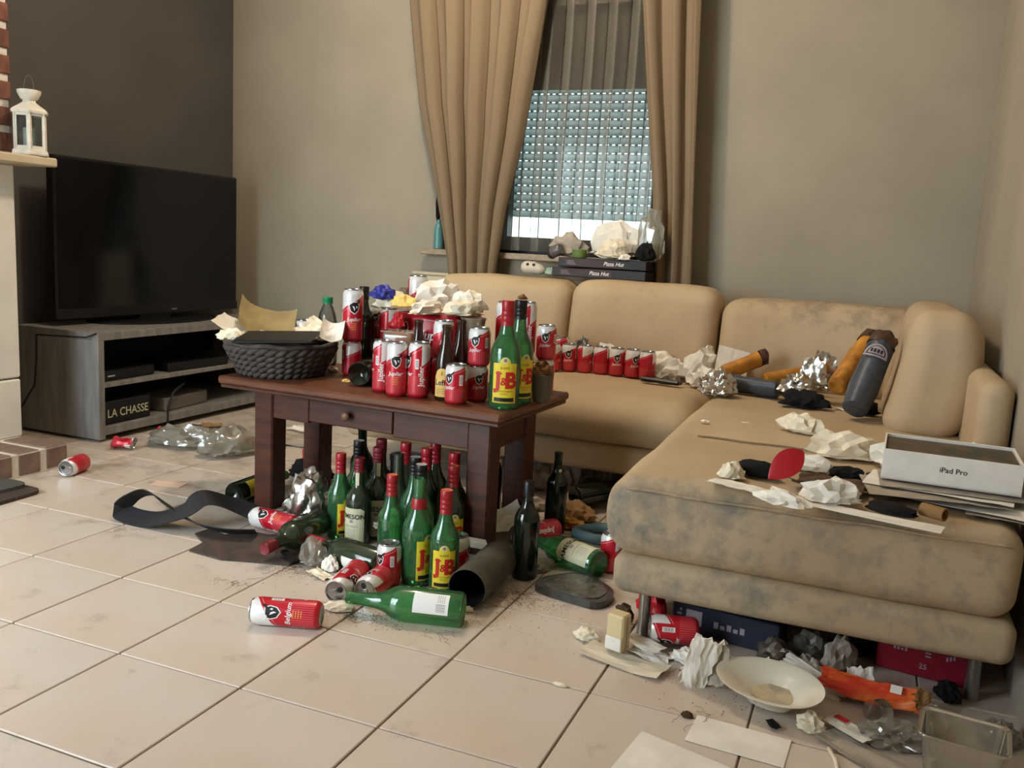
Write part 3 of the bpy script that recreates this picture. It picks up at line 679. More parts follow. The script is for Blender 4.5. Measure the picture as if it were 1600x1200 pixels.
def jam_label(R):
    lab = wrap(flat([(-.043, .012), (.043, .012), (.043, .118), (.030, .126), (-.030, .126), (-.043, .118)]), R, 0, off=.0005)
    t = wrap(shift(text_g('JAMESON', .0150, bold=.02), y=.098), R, 0, off=.001)
    sm = wrap(merge(shift(text_g('IRISH WHISKEY', .0048, bold=.01), y=.066), *[rect(.03-.004*(q % 3), .0014, 0, 0, .055-.0055*q) for q in range(6)], rect(.05, .0008, 0, 0, .02), rect(.012, .010, 0, 0, .083)), R, 0, off=.001)
    return [('front_label', lab.mesh('front_label', m_crm), [('lettering', t.mesh('lettering', m_ink)), ('small_print', sm.mesh('small_print', m_prg))])]
def leffe_label(R):
    pts = [(-.026, .012), (.026, .012), (.026, .075), (.018, .092), (.006, .100), (-.006, .100), (-.018, .092), (-.026, .075)]
    lab = wrap(flat(pts), R, 0, off=.0005); t = wrap(shift(text_g('Leffe', .017, bold=.015), y=.056), R, 0, off=.001)
    sm = wrap(merge(*[rect(.03, .0014, 0, 0, .036-.006*q) for q in range(3)], rect(.004, .012, 0, 0, .084)), R, 0, off=.001)
    return [('front_label', lab.mesh('front_label', m_lefl), [('lettering', t.mesh('lettering', m_ink)), ('small_print', sm.mesh('small_print', m_goldink))])]
def blank_label(R, w, z0, z1, m, n='front_label', th=0.0):
    return [(n, wrap(arch_label(w, z0, z1, False), R, 0, th, off=.0005).mesh(n, m), [])]
neckband = wrap(rect(.012, .050), .0180, .215, 0.2, off=.0006).mesh('neck_strip', m_crm)
neckring = G().lathe([(.0212, .206), (.0216, .208), (.0192, .232), (.0180, .234)], 20, cap=False).mesh('neck_ring', m_redcap, 40)
LAB = {'jb': jb_label(.042), 'jam': jam_label(.042), 'leffe': leffe_label(.0305),
       'jbback': [('back_label', wrap(merge(rect(.050, .085, 0, 0, .072), *[rect(.0012+.0006*(q % 2), .022, 1, -.018+.0032*q, .048) for q in range(6)], *[rect(.02, .0012, 1, .012, .04+.005*q) for q in range(4)]), .042, 0, 0, off=.0005).mesh('back_label', [m_prw, m_prg]), [])],
       'jamback': blank_label(.042, .05, .02, .11, m_crm, 'back_label'), 'wine': blank_label(.039, .07, .03, .12, m_crm),
       'wineyel': blank_label(.039, .06, .04, .12, m_yel), 'none': []}
def bottle(M, body, cap, lab, label, s=1.0, name='whisky_bottle', extra=()):
    r = bpy.data.objects.new(name, None); COL.objects.link(r); tag(r, label, 'bottle'); r.empty_display_size = .04
    link('glass_body', BODY[body], r)
    if cap: link('cap', CAPS[cap], r)
    for n, me, subs in LAB[lab]:
        o = link(n, me, r)
        for n2, me2 in subs: link(n2, me2, o)
    for n, me in extra: link(n, me, r)
    r.matrix_world = M @ Matrix.Scale(s, 4); return r
# ================================================================== paper, foil, film
m_pap = mat('paper_white', (240, 236, 226), .85, spec=.15, noise_s=14, noise_a=.07)
m_tis = mat('tissue_cream', (236, 226, 202), .9, spec=.1, noise_s=20, noise_a=.10)
m_pgr = mat('paper_grey', (176, 166, 152), .85, spec=.15, noise_s=12, noise_a=.15)
m_card = mat('cardboard_brown', (150, 116, 76), .8, spec=.15, noise_s=12, noise_a=.12)
m_env = mat('paper_envelope', (160, 144, 104), .75, spec=.2, noise_s=9, noise_a=.14)
m_foil = mat('foil', (200, 197, 190), .24, .95, bump=.22, bump_s=30)
m_foild = mat('foil_dirty', (150, 142, 130), .34, .8, noise_s=40, noise_a=.3)
m_film = sheet_mat('plastic_film', (228, 226, 218), clear=.55, gloss=.10, rough=.16, diff=.5, facing=False, rgb_d=(222, 216, 202))
m_tub = sheet_mat('plastic_clear', (236, 232, 222), clear=.66, gloss=.10, rough=.12, diff=.5, facing=False, rgb_d=(226, 218, 200))
m_red = mat('plastic_red', (176, 26, 36), .4)
m_black = mat('cloth_black', (26, 25, 26), .85, spec=.15)
m_grime = mat('grime_brown', (74, 60, 46), .95, spec=.05)
def ico(sub):
    b = bmesh.new(); bmesh.ops.create_icosphere(b, subdivisions=sub, radius=1); b.verts.index_update()
    r = [v.co.copy() for v in b.verts], [tuple(v.index for v in f.verts) for f in b.faces]; b.free(); return r
ICO = {k: ico(k) for k in (3, 4)}
def crumple(sx, sy, sz, seed, sharp=.55, freq=2.2, sub=3, sag=0.25):
    """crushed sheet: faceted lump with ridges and spikes, sitting on its own base (min z = 0)"""
    vs, fs = ICO[sub]; o = []
    sd = Vector((seed*3.17, seed*1.31, seed*7.7))
    for v in vs:
        p = v*freq+sd
        r1 = 1-abs(noise.noise(p))*2; r2 = 1-abs(noise.noise(p*2.3+sd))*2
        c = noise.cell(p*1.7)*.22
        k = .62+sharp*(.42*r1+.22*r2)+c*.5
        q = v*k
        o.append(Vector((q.x*sx, q.y*sy, (q.z if q.z > 0 else q.z*sag)*sz)))
    mz = min(q.z for q in o); mX = max(q.x for q in o); nX = min(q.x for q in o); mY = max(q.y for q in o); nY = min(q.y for q in o); MZ = max(q.z for q in o)
    o = [((q.x-(mX+nX)/2)*2*sx/(mX-nX), (q.y-(mY+nY)/2)*2*sy/(mY-nY), (q.z-mz)*sz/(MZ-mz)) for q in o]
    return G().add(o, fs)
def paper(w, h, seed=0, amp=.004, curl=0.0, torn=0.0, n=10, t=.0008, fold=0.0):
    """sheet with thickness lying on z = 0, slightly buckled, optionally with torn edges and a fold"""
    sd = seed*5.3; top = []
    for j in range(n+1):
        for i in range(n+1):
            u, v = i/n-.5, j/n-.5
            x, y = u*w, v*h
            if torn and (i in (0, n) or j in (0, n)):
                x *= 1-torn*abs(noise.noise((i*.9+sd, j*.9, 1)))*2; y *= 1-torn*abs(noise.noise((i*.9, j*.9+sd, 4)))*2
            z = amp*(1+noise.noise((u*3+sd, v*3, sd))+.8*abs(noise.noise((u*5+sd, v*5-sd, 2)))) + curl*(u*u*4)**1.2 + fold*abs(u+v*.3)
            top.append(Vector((x, y, z)))
    mz = min(p.z for p in top); N1 = (n+1)**2
    vs = [(p.x, p.y, p.z-mz) for p in top]+[(p.x, p.y, p.z-mz+t) for p in top]; fs = []
    for j in range(n):
        for i in range(n):
            a = j*(n+1)+i; q = (a, a+1, a+n+2, a+n+1); fs += [q[::-1], tuple(x+N1 for x in q)]
    ring = list(range(n))+[j*(n+1)+n for j in range(n)]+[n*(n+1)+i for i in range(n, 0, -1)]+[j*(n+1) for j in range(n, 0, -1)]
    for k in range(len(ring)): a, b_ = ring[k], ring[(k+1) % len(ring)]; fs.append((a, b_, b_+N1, a+N1))
    return G().add(vs, fs)
def wad(name, px, py, z, size, seed, m, label, cat, rz=0.0, sharp=.55, freq=2.2, sub=3, smooth=None, dz=0.0, group=None):
    """crumpled lump whose near foot shows at px,py on a support of height z"""
    if m in (m_foil, m_foild) and smooth is None: smooth = 50
    p = foot(px, py, z, min(size[0], size[1])*.8)
    return single(name, crumple(*size, seed, sharp, freq, sub), m, label, cat, (p.x, p.y, z+dz), (0, 0, rz), smooth, group)
def leaf(name, px, py, z, w, h, seed, m, label, cat, rz=0.0, dz=0.0008, tilt=(0, 0), **k):
    p = at(px, py, z=z); return single(name, paper(w, h, seed, **k), m, label, cat, (p.x, p.y, z+dz), (tilt[0], tilt[1], rz))
def aim(base, top, front=(0, -1, .6)):
    b, t = Vector(base), Vector(top); d = (t-b).normalized(); f = Vector(front); f -= d*f.dot(d); f.normalize(); s_ = d.cross(f)
    return Matrix(((f.x, s_.x, d.x, b.x), (f.y, s_.y, d.y, b.y), (f.z, s_.z, d.z, b.z), (0, 0, 0, 1)))
# ================================================================== on the coffee table
def grow(px, ptop, p, z, nom, lo=.9, hi=1.13):
    """how tall the thing stands, from its seen top, against its nominal height"""
    v = np.array([(px-800)/FPX, (ptop-600)/FPX, 1.0]) @ R0
    t = math.hypot(p.x-CAM[0], p.y-CAM[1])/math.hypot(v[0], v[1])
    return max(lo, min(hi, (CAM[2]+t*v[2]-z)/nom))
def stand_can(px, pf, pt, z, H, face, label, word='J', tilt=(0, 0)):
    p = foot(px, pf, z, CR); p.z = z; s = grow(px, pt, p, z, H, .93, 1.08); can(upright(p, face, tilt), H, label, word, s=s); return p, z+H*s
def stand_bottle(px, pf, pt, z, body, cap, lab, face, label, nom=.292, name='whisky_bottle', extra=(), R=.039):
    p = foot(px, pf, z, R); p.z = z; s = grow(px, pt, p, z, nom); bottle(upright(p, face), body, cap, lab, label, s, name, extra); return p
# --- left end: basket of papers
m_wick = mat('dark_wicker', (74, 66, 60), .75, rnd=.0, noise_s=30, noise_a=.35)
bc = tl(-.405, -.078, TZ)
bk = thing('wicker_basket', 'dark woven rope basket full of papers on the left end of the table', 'basket', bc)
part('base', G().lathe([(0, 0), (.128, 0), (.132, .008), (0, .010)], 24), m_wick, bk)
for q in range(5):
    R_ = .134+.010*q; z_ = .013+.0195*q
    strand = []
    for s2 in (0, 1):
        strand.append([((R_+.006*math.cos(a*17+s2*PI))*math.cos(a), (R_+.006*math.cos(a*17+s2*PI))*math.sin(a), z_+.0065*math.sin(a*17+s2*PI)) for a in np.linspace(0, 2*PI, 137)[:-1]])
    o = part('braid', G().tube(strand[0], .0100, 6, closed=True), m_wick, bk, 180); o.rotation_euler = (0, 0, q*.19)
    part('strand', G().tube(strand[1], .0100, 6, closed=True), m_wick, o, 180)
part('rim', G().tube([(.181*math.cos(a), .181*math.sin(a), .108+.003*math.sin(a*9)) for a in np.linspace(0, 2*PI, 40)[:-1]], .009, 6, closed=True), m_wick, bk, 180)
def inb(x, y, z): return tuple(bc+Vector((x, y, z)))
single('paper_sheet', paper(.14, .20, 3, .006, .01), m_pap, 'white sheet sticking out left under the brown envelope in the basket', 'paper', inb(-.185, .03, .128), (.10, .38, .5))
single('envelope', paper(.20, .24, 11, .010, .02, fold=.05), m_env, 'olive brown paper bag sticking up at the left of the wicker basket', 'paper bag', inb(-.10, .075, .135), (.45, .35, .75))
single('tablet', G().cbox(-.125, .125, -.085, .085, 0, .009, .003).cbox(-.108, .108, -.072, .072, .0085, .0095, .0003), m_blk, 'black tablet lying tilted across the front of the basket', 'tablet', inb(.075, -.045, .122), (.10, -.05, .35))
single('paper_sheet', paper(.20, .15, 21, .008, .01, torn=.1), m_pap, 'pale sheet lying across the middle of the basket', 'paper', inb(-.02, .05, .105), (.1, -.05, .2))
single('paper_sheet', paper(.16, .11, 23, .012, .02, torn=.18), m_tis, 'torn cream paper behind the tablet in the basket', 'paper', inb(.03, .12, .118), (.4, .1, -.3))
single('paper_sheet', paper(.075, .085, 27, .006, .02), m_pap, 'white slip standing up at the right rim of the basket', 'paper', inb(.115, .05, .135), (.75, .1, .5))
single('tissue', crumple(.06, .045, .045, 31), m_tis, 'crumpled cream tissue at the left of the tablet in the basket', 'tissue', inb(-.10, -.06, .08))
single('tissue', crumple(.05, .04, .06, 33), m_tis, 'crumpled cream tissue at the far side of the basket', 'tissue', inb(.06, .10, .095))
single('padded_envelope', paper(.22, .14, 35, .004, .0), m_pgr, 'grey padded envelope lying in the middle of the basket', 'envelope', inb(-.02, -.02, .088), (.06, .08, .4))
# --- stack of two cans right of the basket, and what stands behind it
p, zt = stand_can(549, 588, 533, TZ, .115, -2.2, 'lower can of the two-can stack right of the wicker basket')
s = grow(549, 451, p, zt, .168, .93, 1.08); can(upright((p.x, p.y, zt), .1), .168, 'tall can on top of the stack right of the wicker basket', s=s)
q = tl(-.228, .145, TZ); bottle(upright(q, .4), 'wine', 'blackfoil', 'none', 'dark green bottle standing behind the tall can stack by the basket', 1.0, 'wine_bottle')
q = tl(-.425, .200, TZ); bottle(upright(q), 'pet', 'green', 'none', 'clear plastic bottle with green cap behind the basket', 1.22, 'plastic_bottle')
q = tl(-.470, .118, TZ); can(upright(q, -.5), .168, 'white topped can standing behind the basket left of the plastic bottle', s=.98)
lyb = foot(565, 606, TZ, .03)
b_ = tl(-.052, -.128, TZ+.040); M = aim(b_, b_+Vector((-.24, 1, 0)))
bottle(M, 'wine', None, 'none', 'dark green bottle lying with its base towards the front edge of the table', 1.0, 'wine_bottle')
wad('cheese_rind', 541, 598, TZ, (.016, .012, .012), 5, m_lefl, 'yellow scrap of food beside the lying bottle on the table', 'scrap')
wad('tissue', 521, 582, TZ, (.022, .014, .020), 6, m_pap, 'small white tissue scrap between basket and lying bottle', 'tissue')
# --- front row
stand_can(597, 614, 531, TZ, .168, -1.75, 'tall can with a white stripe, leftmost of the front row')
stand_can(619, 621, 534, TZ, .168, -.15, 'tall can with ribbed foot, second in the front row on the table')
stand_can(653, 623, 534, TZ, .168, -1.35, 'tall red can with its name running up the side, third in the front row')
stand_bottle(694, 627, 507, TZ, 'leffe', None, 'leffe', -.3, 'brown beer bottle with pale yellow label in the front row', .233, 'beer_bottle', R=.0305)
stand_can(711, 633, 568, TZ, .115, -.75, 'short can with barcode between the brown bottle and the can stack')
p, zt = stand_can(745, 629, 572, TZ, .115, .1, 'lower short can of the stack left of the yellow labelled bottle')
s = grow(746, 511, p, zt, .115, .93, 1.08); can(upright((p.x, p.y, zt), -.45), .115, 'upper short can of the stack left of the yellow labelled bottle', s=s)
p = stand_bottle(786, 640, 469, TZ, 'jb', 'red', 'jb', .0, 'green bottle with red cap and yellow label at the front of the table')
stand_bottle(806, 632, 468, TZ, 'jb', 'black', 'jb', .55, 'green bottle with black cap behind the red capped bottle on the table')
# --- second row: brown bottles, can on can
q = tl(.135, -.085, TZ); bottle(upright(q, .6), 'leffe', None, 'leffe', 'brown bottle neck rising behind the second and third front cans', grow(646, 499, q, TZ, .233), 'beer_bottle')
q = tl(.275, -.065, TZ); bottle(upright(q, .9), 'leffe', None, 'leffe', 'brown bottle standing behind the short can with barcode', grow(724, 500, q, TZ, .233), 'beer_bottle')
q = tl(.205, -.050, TZ); can(upright(q, 1.0), .115, 'short can hidden under another between the two brown bottles'); can(upright(q+Vector((0, 0, .115)), .25), .115, 'white topped can seen between the two brown bottle necks')
# --- shrink wrapped multipack carrying napkins, with cans beside it
mp = thing('beer_multipack', 'red shrink wrapped pack of cans under the napkin heap on the table', 'multipack', tl(.078, .135, TZ), TR)
m_shr = mat('shrink_wrap_red', (166, 24, 36), .22, spec=.6, noise_s=7, rgb2=(140, 16, 30), bump=.3, bump_s=14)
part('wrapped_pack', G().rbox(-.125, .125, -.09, .10, 0, .232, .02, 7, wob(.010, 13)), m_shr, mp, 180)
em = text_g('Jupiler', .030, bold=.02, shear=.2); emo = part('lettering', G().add([(x, -.1035, y) for x, y, z in em.v], em.f), m_prw, mp); emo.location = (.05, 0, .165)
sh = [(-.30, .42), (.30, .46), (.42, .15), (.34, -.28), (.05, -.55), (-.28, -.32), (-.40, .10)]
part('emblem', G().add([(x*.055-.075, -.1030, y*.055+.18) for x, y in sh], [tuple(range(7))]).add([(x*.047-.075, -.1040, y*.047+.18) for x, y in sh], [tuple(range(7))], 1), [m_prw, m_ink], mp)
def onpack(x, y): return tl(.060+x, .135+y, TZ+.236)
q = tl(-.082, .262, TZ); can(upright(q), .168, 'tall can standing at the back under another behind the napkin heap'); can(upright(q+Vector((0, 0, .168)), .5), .168, 'tallest white can rising above the napkin heap', s=1.07)
q = tl(-.218, .225, TZ); can(upright(q), .115, 'short can under the leaning one behind the orange tub'); can(upright(q+Vector((0, 0, .116)), -.4, (0, 0)), .115, 'red and white can left of the orange tub, second row back')
q = tl(-.152, .190, TZ); can(upright(q), .115, 'short can under the white one at the back left of the multipack'); can(upright(q+Vector((0, 0, .115)), 1.5), .115, 'white sided can next to the tall can above the orange tub')
q = tl(.050, -.026, TZ)
tub = thing('plastic_tub', 'clear plastic tub with orange leftovers on the second row of cans', 'tub', q+Vector((-.018, .002, .128)), TR+.2); tub.scale = (.72, .72, 1.0)
can(upright(q+Vector((-.055, -.012, 0)), 2.2), .115, 'short can carrying the left of the orange tub'); can(upright(q+Vector((.018, -.008, 0)), 1.8), .115, 'short can carrying the right of the orange tub')
part('shell', G().rbox(-.070, .070, -.045, .045, -.012, .050, .018, 3, lambda p: (p.x*(1+.9*p.z), p.y*(1+.9*p.z), p.z)), m_tub, tub, 180)
part('leftovers', crumple(.064, .040, .052, 9), mat('food_orange', (206, 92, 54), .5, noise_s=40, rgb2=(226, 170, 96)), tub)
part('rim', G().tube([(.074*sx_*1.0, .049*sy_, .050) for sx_, sy_ in ((-1, -1), (1, -1), (1, 1), (-1, 1))], .0025, 6, closed=True), m_tub, tub)
# napkins and wrappers heaped on the pack
for i, (x, y, dz, sx, sy, sz, rz, lab) in enumerate((
    (-.09, .00, 0, .075, .060, .055, .3, 'cream napkin at the left of the heap on the multipack'),
    (-.01, .02, .012, .085, .070, .085, 1.1, 'largest white napkin peaking on the multipack heap'),
    (.07, .01, .0, .080, .060, .070, 2.0, 'white napkin right of the peak of the heap on the multipack'),
    (.13, -.02, .0, .060, .050, .050, .7, 'cream napkin hanging at the right end of the heap on the multipack'),
    (.02, -.05, -.004, .085, .040, .045, 1.6, 'white napkin along the front edge of the multipack heap'))):
    single('napkin', crumple(sx*1.2, sy*1.15, sz*1.15, 40+i, .7, 1.9), m_tis if i in (0, 3) else m_pap, lab, 'napkin', onpack(x, y)+Vector((0, 0, dz)), (0, 0, rz))
single('chip_bag', crumple(.050, .030, .055, 51, .5, 2.0), mat('foil_blue', (50, 54, 140), .35, .3), 'small dark blue wrapper left of the napkin heap', 'wrapper', onpack(-.125, -.045)+Vector((0, 0, .03)))
single('chip_bag', crumple(.05, .035, .045, 52, .5, 2.0), mat('wrapper_yellow', (234, 200, 110), .5), 'pale yellow wrapper at the front left of the napkin heap', 'wrapper', onpack(-.08, -.065)+Vector((0, 0, .012)))
single('chip_bag', crumple(.030, .022, .060, 53, .4, 1.8), m_red, 'red crumpled wrapper under the yellow one on the multipack', 'wrapper', onpack(-.055, -.115)+Vector((0, 0, -.085)))
q = onpack(.155, .03); q = tl(.245, .06, TZ)
can(upright(q, 1.9), .168, 'tall can hidden behind the stack carrying a white cup', s=1.0)
cu = single('plastic_cup', G().lathe([(.030, 0), (.040, .062), (.042, .066), (.040, .067), (.038, .062), (.028, .004), (0, .004)], 24), m_tub, 'clear plastic cup on top of a can beside the napkin heap', 'cup', q+Vector((0, 0, .170)), smooth=40)
# --- right end
q = tl(.365, .215, TZ); can(upright(q, .8), .115, 'short can under the tall white can at the back right of the table'); can(upright(q+Vector((0, 0, .115)), -1.2), .168, 'tall white sided can rising at the back right of the table', s=1.04)
q = tl(.315, .165, TZ); can(upright(q, .3), .115, 'short can behind the black capped bottle, under another'); can(upright(q+Vector((0, 0, .115)), 2.6), .168, 'tall can with a dark red side just right of the black cap', s=1.03)
q = tl(.405, .105, TZ); can(upright(q, .9), .168, 'purple shaded tall can behind the dried flower cone', s=1.0)
p, zt = stand_can(849, 615, 561, TZ, .115, .25, 'lower short can of the stack at the right end of the table')
s = grow(851, 507, p, zt, .115, .93, 1.08); can(upright((p.x, p.y, zt), -.15), .115, 'upper short can of the stack at the right end of the table', s=s)
m_dry = mat('dried_petals', (150, 108, 74), .9, spec=.1, noise_s=60, rgb2=(92, 58, 40))
cn = thing('flower_cone', 'grey paper cone of dried brown flowers right of the yellow labels', 'dried flowers', tl(.482, .012, TZ))
part('paper_cone', G().lathe([(.022, 0), (.026, .002), (.036, .085), (.034, .086), (.022, .006)], 14, cap=False), mat('paper_cone_grey', (104, 94, 86), .8), cn, 30)
part('dried_flowers', crumple(.036, .034, .05, 61, .9, 3.0), m_dry, cn).location = (0, 0, .078)
single('dried_flower', crumple(.020, .020, .030, 62, .9, 3), m_dry, 'dried brown flower head lying on the purple shaded can', 'dried flower', tl(.405, .105, TZ+.170))
single('paper_wrap', crumple(.038, .028, .06, 63, .5, 1.8), m_tis, 'folded cream paper wedged behind the black capped bottle', 'paper', tl(.395, .035, TZ), (0, 0, .5))
for i, (x, y, l, a) in enumerate(((.482, .075, .07, .4), (.485, .035, .06, 1.1), (.495, .10, .05, 2.2), (.470, .01, .06, -.5))):
    b = tl(x, y, TZ); single('dried_twig', G().tube([(-l/2, 0, .004), (-l/5, .004, .009), (l/4, -.003, .006), (l/2, .002, .010)], .0032, 5), m_dry, ('pale dried stem lying at the right edge of the table', 'thin dried stem beside the flower cone', 'short dried stem before the right can stack', 'bent dried stem at the foot of the black capped bottle')[i], 'twig', b, (0, 0, a))
single('dried_scrap', crumple(.018, .012, .018, 66, .9, 3), m_dry, 'dried scrap lying on top of the black bottle cap', 'dried flower', at(803, 466, z=TZ+.305) and tl(.470, -.058, TZ+.312))
cr = G()
for i in range(160):
    a = rnd.uniform(-.49, .49); b_ = rnd.uniform(-.24, .24) if a < .4 else rnd.uniform(-.24, .2)
    c_ = Vector((a, b_, .0008)); s_ = rnd.uniform(.0012, .0035); cr.add([c_+Vector((rnd.uniform(-1, 1)*s_, rnd.uniform(-1, 1)*s_, rnd.uniform(0, 1)*s_)) for _ in range(4)], [(0, 1, 2), (0, 2, 3), (0, 3, 1), (1, 3, 2)])
o = link('table_crumbs', cr.mesh('table_crumbs', m_dry)); o.location = TC+Vector((0, 0, TZ)); o.rotation_euler = (0, 0, TR); tag(o, 'crumbs and dried bits scattered over the table top', 'crumbs', kind='stuff')
# ================================================================== on the sofa and the window side
ZT = ZS+.004
rowp = [(890, 586, -.1), (914, 586, 1.2), (937, 588, 2.4), (963, 589, .0), (988, 590, .35), (1011, 591, 2.2)]
names = ['first short can of the row on the sofa seat, nearest the table', 'second short can of the row on the sofa seat', 'third short can of the row on the sofa seat, turned away', 'fourth short can of the row on the sofa seat', 'fifth short can of the row on the sofa seat', 'last can of the sofa row, beside the white paper pile']
a_, b_ = Vector((1.255, 1.47, 0)), Vector((1.60, 1.52, 0))
for (px, py, fc), nm in zip(rowp, names):
    v = at(px, 560, z=.5); d = Vector((v.x-CAM[0], v.y-CAM[1])); t = ((1.50-CAM[1])/d.y); x = CAM[0]+d.x*t
    can(upright((x, 1.50+.012*math.sin(px), ZT+.002), fc), .115, nm)
v = at(868, 560, z=.5); t = (1.46-CAM[1])/(v.y-CAM[1]); can(upright((CAM[0]+(v.x-CAM[0])*t, 1.46, ZT+.002), 1.4), .115, 'short can on the sofa seat half hidden behind the table stack')
def ons(px, py, z, y):  # point over the seat on the sight line through px,py at depth y
    v = at(px, py, Y=y); return Vector((v.x, v.y, z))
def wad_y(name, px, y, z, size, seed, m, label, cat, rz=0, **k):
    p = ons(px, 560, z, y); return single(name, crumple(*size, seed, **k), m, label, cat, p, (0, 0, rz), 50 if m in (m_foil, m_foild) else None)
pc = ons(880, 560, ZT+.002, 1.565); crushed_can(Matrix.Translation(pc) @ Matrix.Rotation(1, 4, 'Z'), .115, 'crushed red can behind the start of the sofa can row', 2, 1.25, .75)
wad_y('foil_ball', 908, 1.585, ZT, (.055, .04, .150), 70, m_foild, 'crumpled grey foil heap behind the first sofa cans', 'foil', sub=4)
wad_y('tissue', 940, 1.59, ZT, (.06, .035, .125), 71, m_pap, 'crumpled pale tissue behind the third sofa can', 'tissue')
wad_y('paper_ball', 985, 1.59, ZT, (.05, .03, .100), 72, m_pgr, 'crumpled grey paper behind the fifth sofa can', 'paper')
for i, (px, y, sx, sy, sz, rz, m, lab) in enumerate(((1052, 1.56, .10, .06, .115, .2, m_pap, 'large crumpled white paper right of the sofa can row'), (1085, 1.57, .10, .06, .155, 1.0, m_pap, 'tallest crumpled white paper against the middle back cushion'),
        (1105, 1.47, .075, .06, .085, .4, m_pap, 'white paper bag in front of the crumpled paper pile on the seat'), (1050, 1.54, .055, .04, .055, .9, m_pgr, 'small grey tissue just right of the last sofa can'))):
    wad_y('crumpled_paper', px, y, ZT, (sx, sy, sz), 74+i, m, lab, 'paper', rz, sharp=.75, freq=1.6)
q = ons(1137, 548, ZT+.09, 1.63); single('paper_card', paper(.13, .11, 80, .002), m_pap, 'white card leaning in the gap before the corner cushion', 'card', q, (1.1, .2, .35))
q = at(1031, 594, z=ZT); q = ons(1033, 594, ZT, 1.40); single('remote_control', G().cbox(-.085, .085, -.022, .022, 0, .016, .006), m_blk, 'black remote control lying at the edge of the long seat', 'remote control', (q.x, q.y, ZT+.008), (0, 0, -.25))
# food tubes and foil in the corner
m_otube = mat('tube_orange', (206, 140, 50), .5, noise_s=22, rgb2=(150, 92, 34))
m_gtube = mat('tube_slate', (72, 78, 88), .45, noise_s=60, noise_a=.2)
m_dend = mat('tube_dark_end', (52, 38, 34), .5, noise_s=40, rgb2=(90, 60, 40))
def tube_bag(M, L, R, m, label, mend=True, badge=False):
    r = bpy.data.objects.new('snack_tube', None); COL.objects.link(r); tag(r, label, 'snack tube'); r.empty_display_size = .04
    g = G().lathe([(R*.55, 0), (R*.95, .006), (R, .02), (R*1.02, L*.3), (R*.98, L*.6), (R, L*.84)], 22, cap=False); g.v = [(x*(1+.16*noise.noise((x*9+L, y*14, z*11))), y*(.74+.16*noise.noise((z*14, x*9, 2+R*90))), z+.10*x*noise.noise((L*9, x*14, y*14))) for x, y, z in g.v]
    part('sleeve', g, m, r, 60)
    g = G().lathe([(R, L*.84), (R*1.01, L*.9), (R*.98, L*.985), (R*.9, L), (0, L*.975)], 22, cap=False); g.v = [(x*(1+.2*noise.noise((x*20, y*20, z*20))), y*(.74+.2*noise.noise((z*25, x*20, 2))), z+.010*noise.noise((x*30, y*30, L*7))) for x, y, z in g.v]; part('dark_end', g, m_dend, r, 50)
    part('bottom', G().lathe([(0, .001), (R*.55, 0)], 22, cap=False), m, r)
    if badge:
        arc = [(.036*math.cos(t), .040*math.sin(t)) for t in np.linspace(0, PI, 14)]; arc2 = [(.030*math.cos(t), .034*math.sin(t)) for t in np.linspace(0, PI, 14)]
        gg = merge(*[G().add([(arc[i][0], arc[i][1], 0), (arc[i+1][0], arc[i+1][1], 0), (arc2[i+1][0], arc2[i+1][1], 0), (arc2[i][0], arc2[i][1], 0)], [(0, 1, 2, 3)]) for i in range(13)], rect(.074, .006, 0, 0, -.004), shift(flat([(.025*math.cos(t), .028*math.sin(t)+.003) for t in np.linspace(0, PI, 14)])), *[shift(rect(.007, .013, 1), x=-.015+.010*k, y=.014, z=.0004) for k in range(4)])
        part('badge', wrap(gg, R*1.02, L*.64, off=.004), [m_prg, m_ink], r)
    r.matrix_world = M; return r
tube_bag(aim(ons(1128, 560, .475, 1.46), ons(1192, 545, .545, 1.52)), .185, .040, m_otube, 'orange snack tube with dark end, leftmost in the sofa corner')
tube_bag(aim(ons(1196, 566, .470, 1.42), ons(1262, 552, .500, 1.50)), .19, .038, m_otube, 'orange snack tube half under foil in the sofa corner')
tube_bag(aim(ons(1238, 582, .452, 1.30), ons(1160, 566, .455, 1.34)), .20, .042, m_gtube, 'slate grey snack tube lying under the foil in the sofa corner')
tube_bag(aim(at(1306, 605, Y=1.22), at(1356, 536, Y=1.38)), .27, .047, m_otube, 'orange snack tube leaning beside the slate tube at the right cushion')
tube_bag(aim(at(1334, 642, Y=1.00), at(1374, 548, Y=1.12)), .285, .060, m_gtube, 'slate grey snack tube with arched badge leaning on the right cushion', badge=True)
wad_y('foil_ball', 1126, 1.22, ZT, (.075, .055, .105), 85, m_foil, 'shiny foil ball at the front left of the sofa corner heap', 'foil', sub=4, freq=2.2, sharp=.4)
wad_y('foil_ball', 1228, 1.30, ZT+.03, (.07, .05, .085), 86, m_foil, 'shiny foil ball in the middle of the sofa corner heap', 'foil', sub=4, freq=2.2, sharp=.4)
wad_y('foil_sheet', 1280, 1.36, ZT+.045, (.085, .045, .15), 87, m_foil, 'tall crumpled foil sheet before the corner cushion', 'foil', sub=4, freq=2.0, sharp=.45)
wad_y('black_bag', 1265, 1.16, ZT, (.09, .06, .065), 88, m_black, 'black plastic bag at the foot of the leaning orange tube', 'bag')
q = at(1215, 606, z=ZT+.01); single('magazine', paper(.22, .16, 90, .008, .01), mat('magazine_cover', (166, 160, 170), .35, noise_s=14, rgb2=(70, 64, 84)), 'glossy grey magazine under the foil at the front of the corner heap', 'magazine', (q.x, q.y-.03, ZT+.016), (0, 0, -.12))
q = at(1318, 640, z=ZT+.01); single('paper_scrap', paper(.07, .03, 91, .004, torn=.2), m_pap, 'white scrap at the foot of the leaning slate tube', 'paper', (q.x, q.y, ZT+.006), (0, 0, -.5))
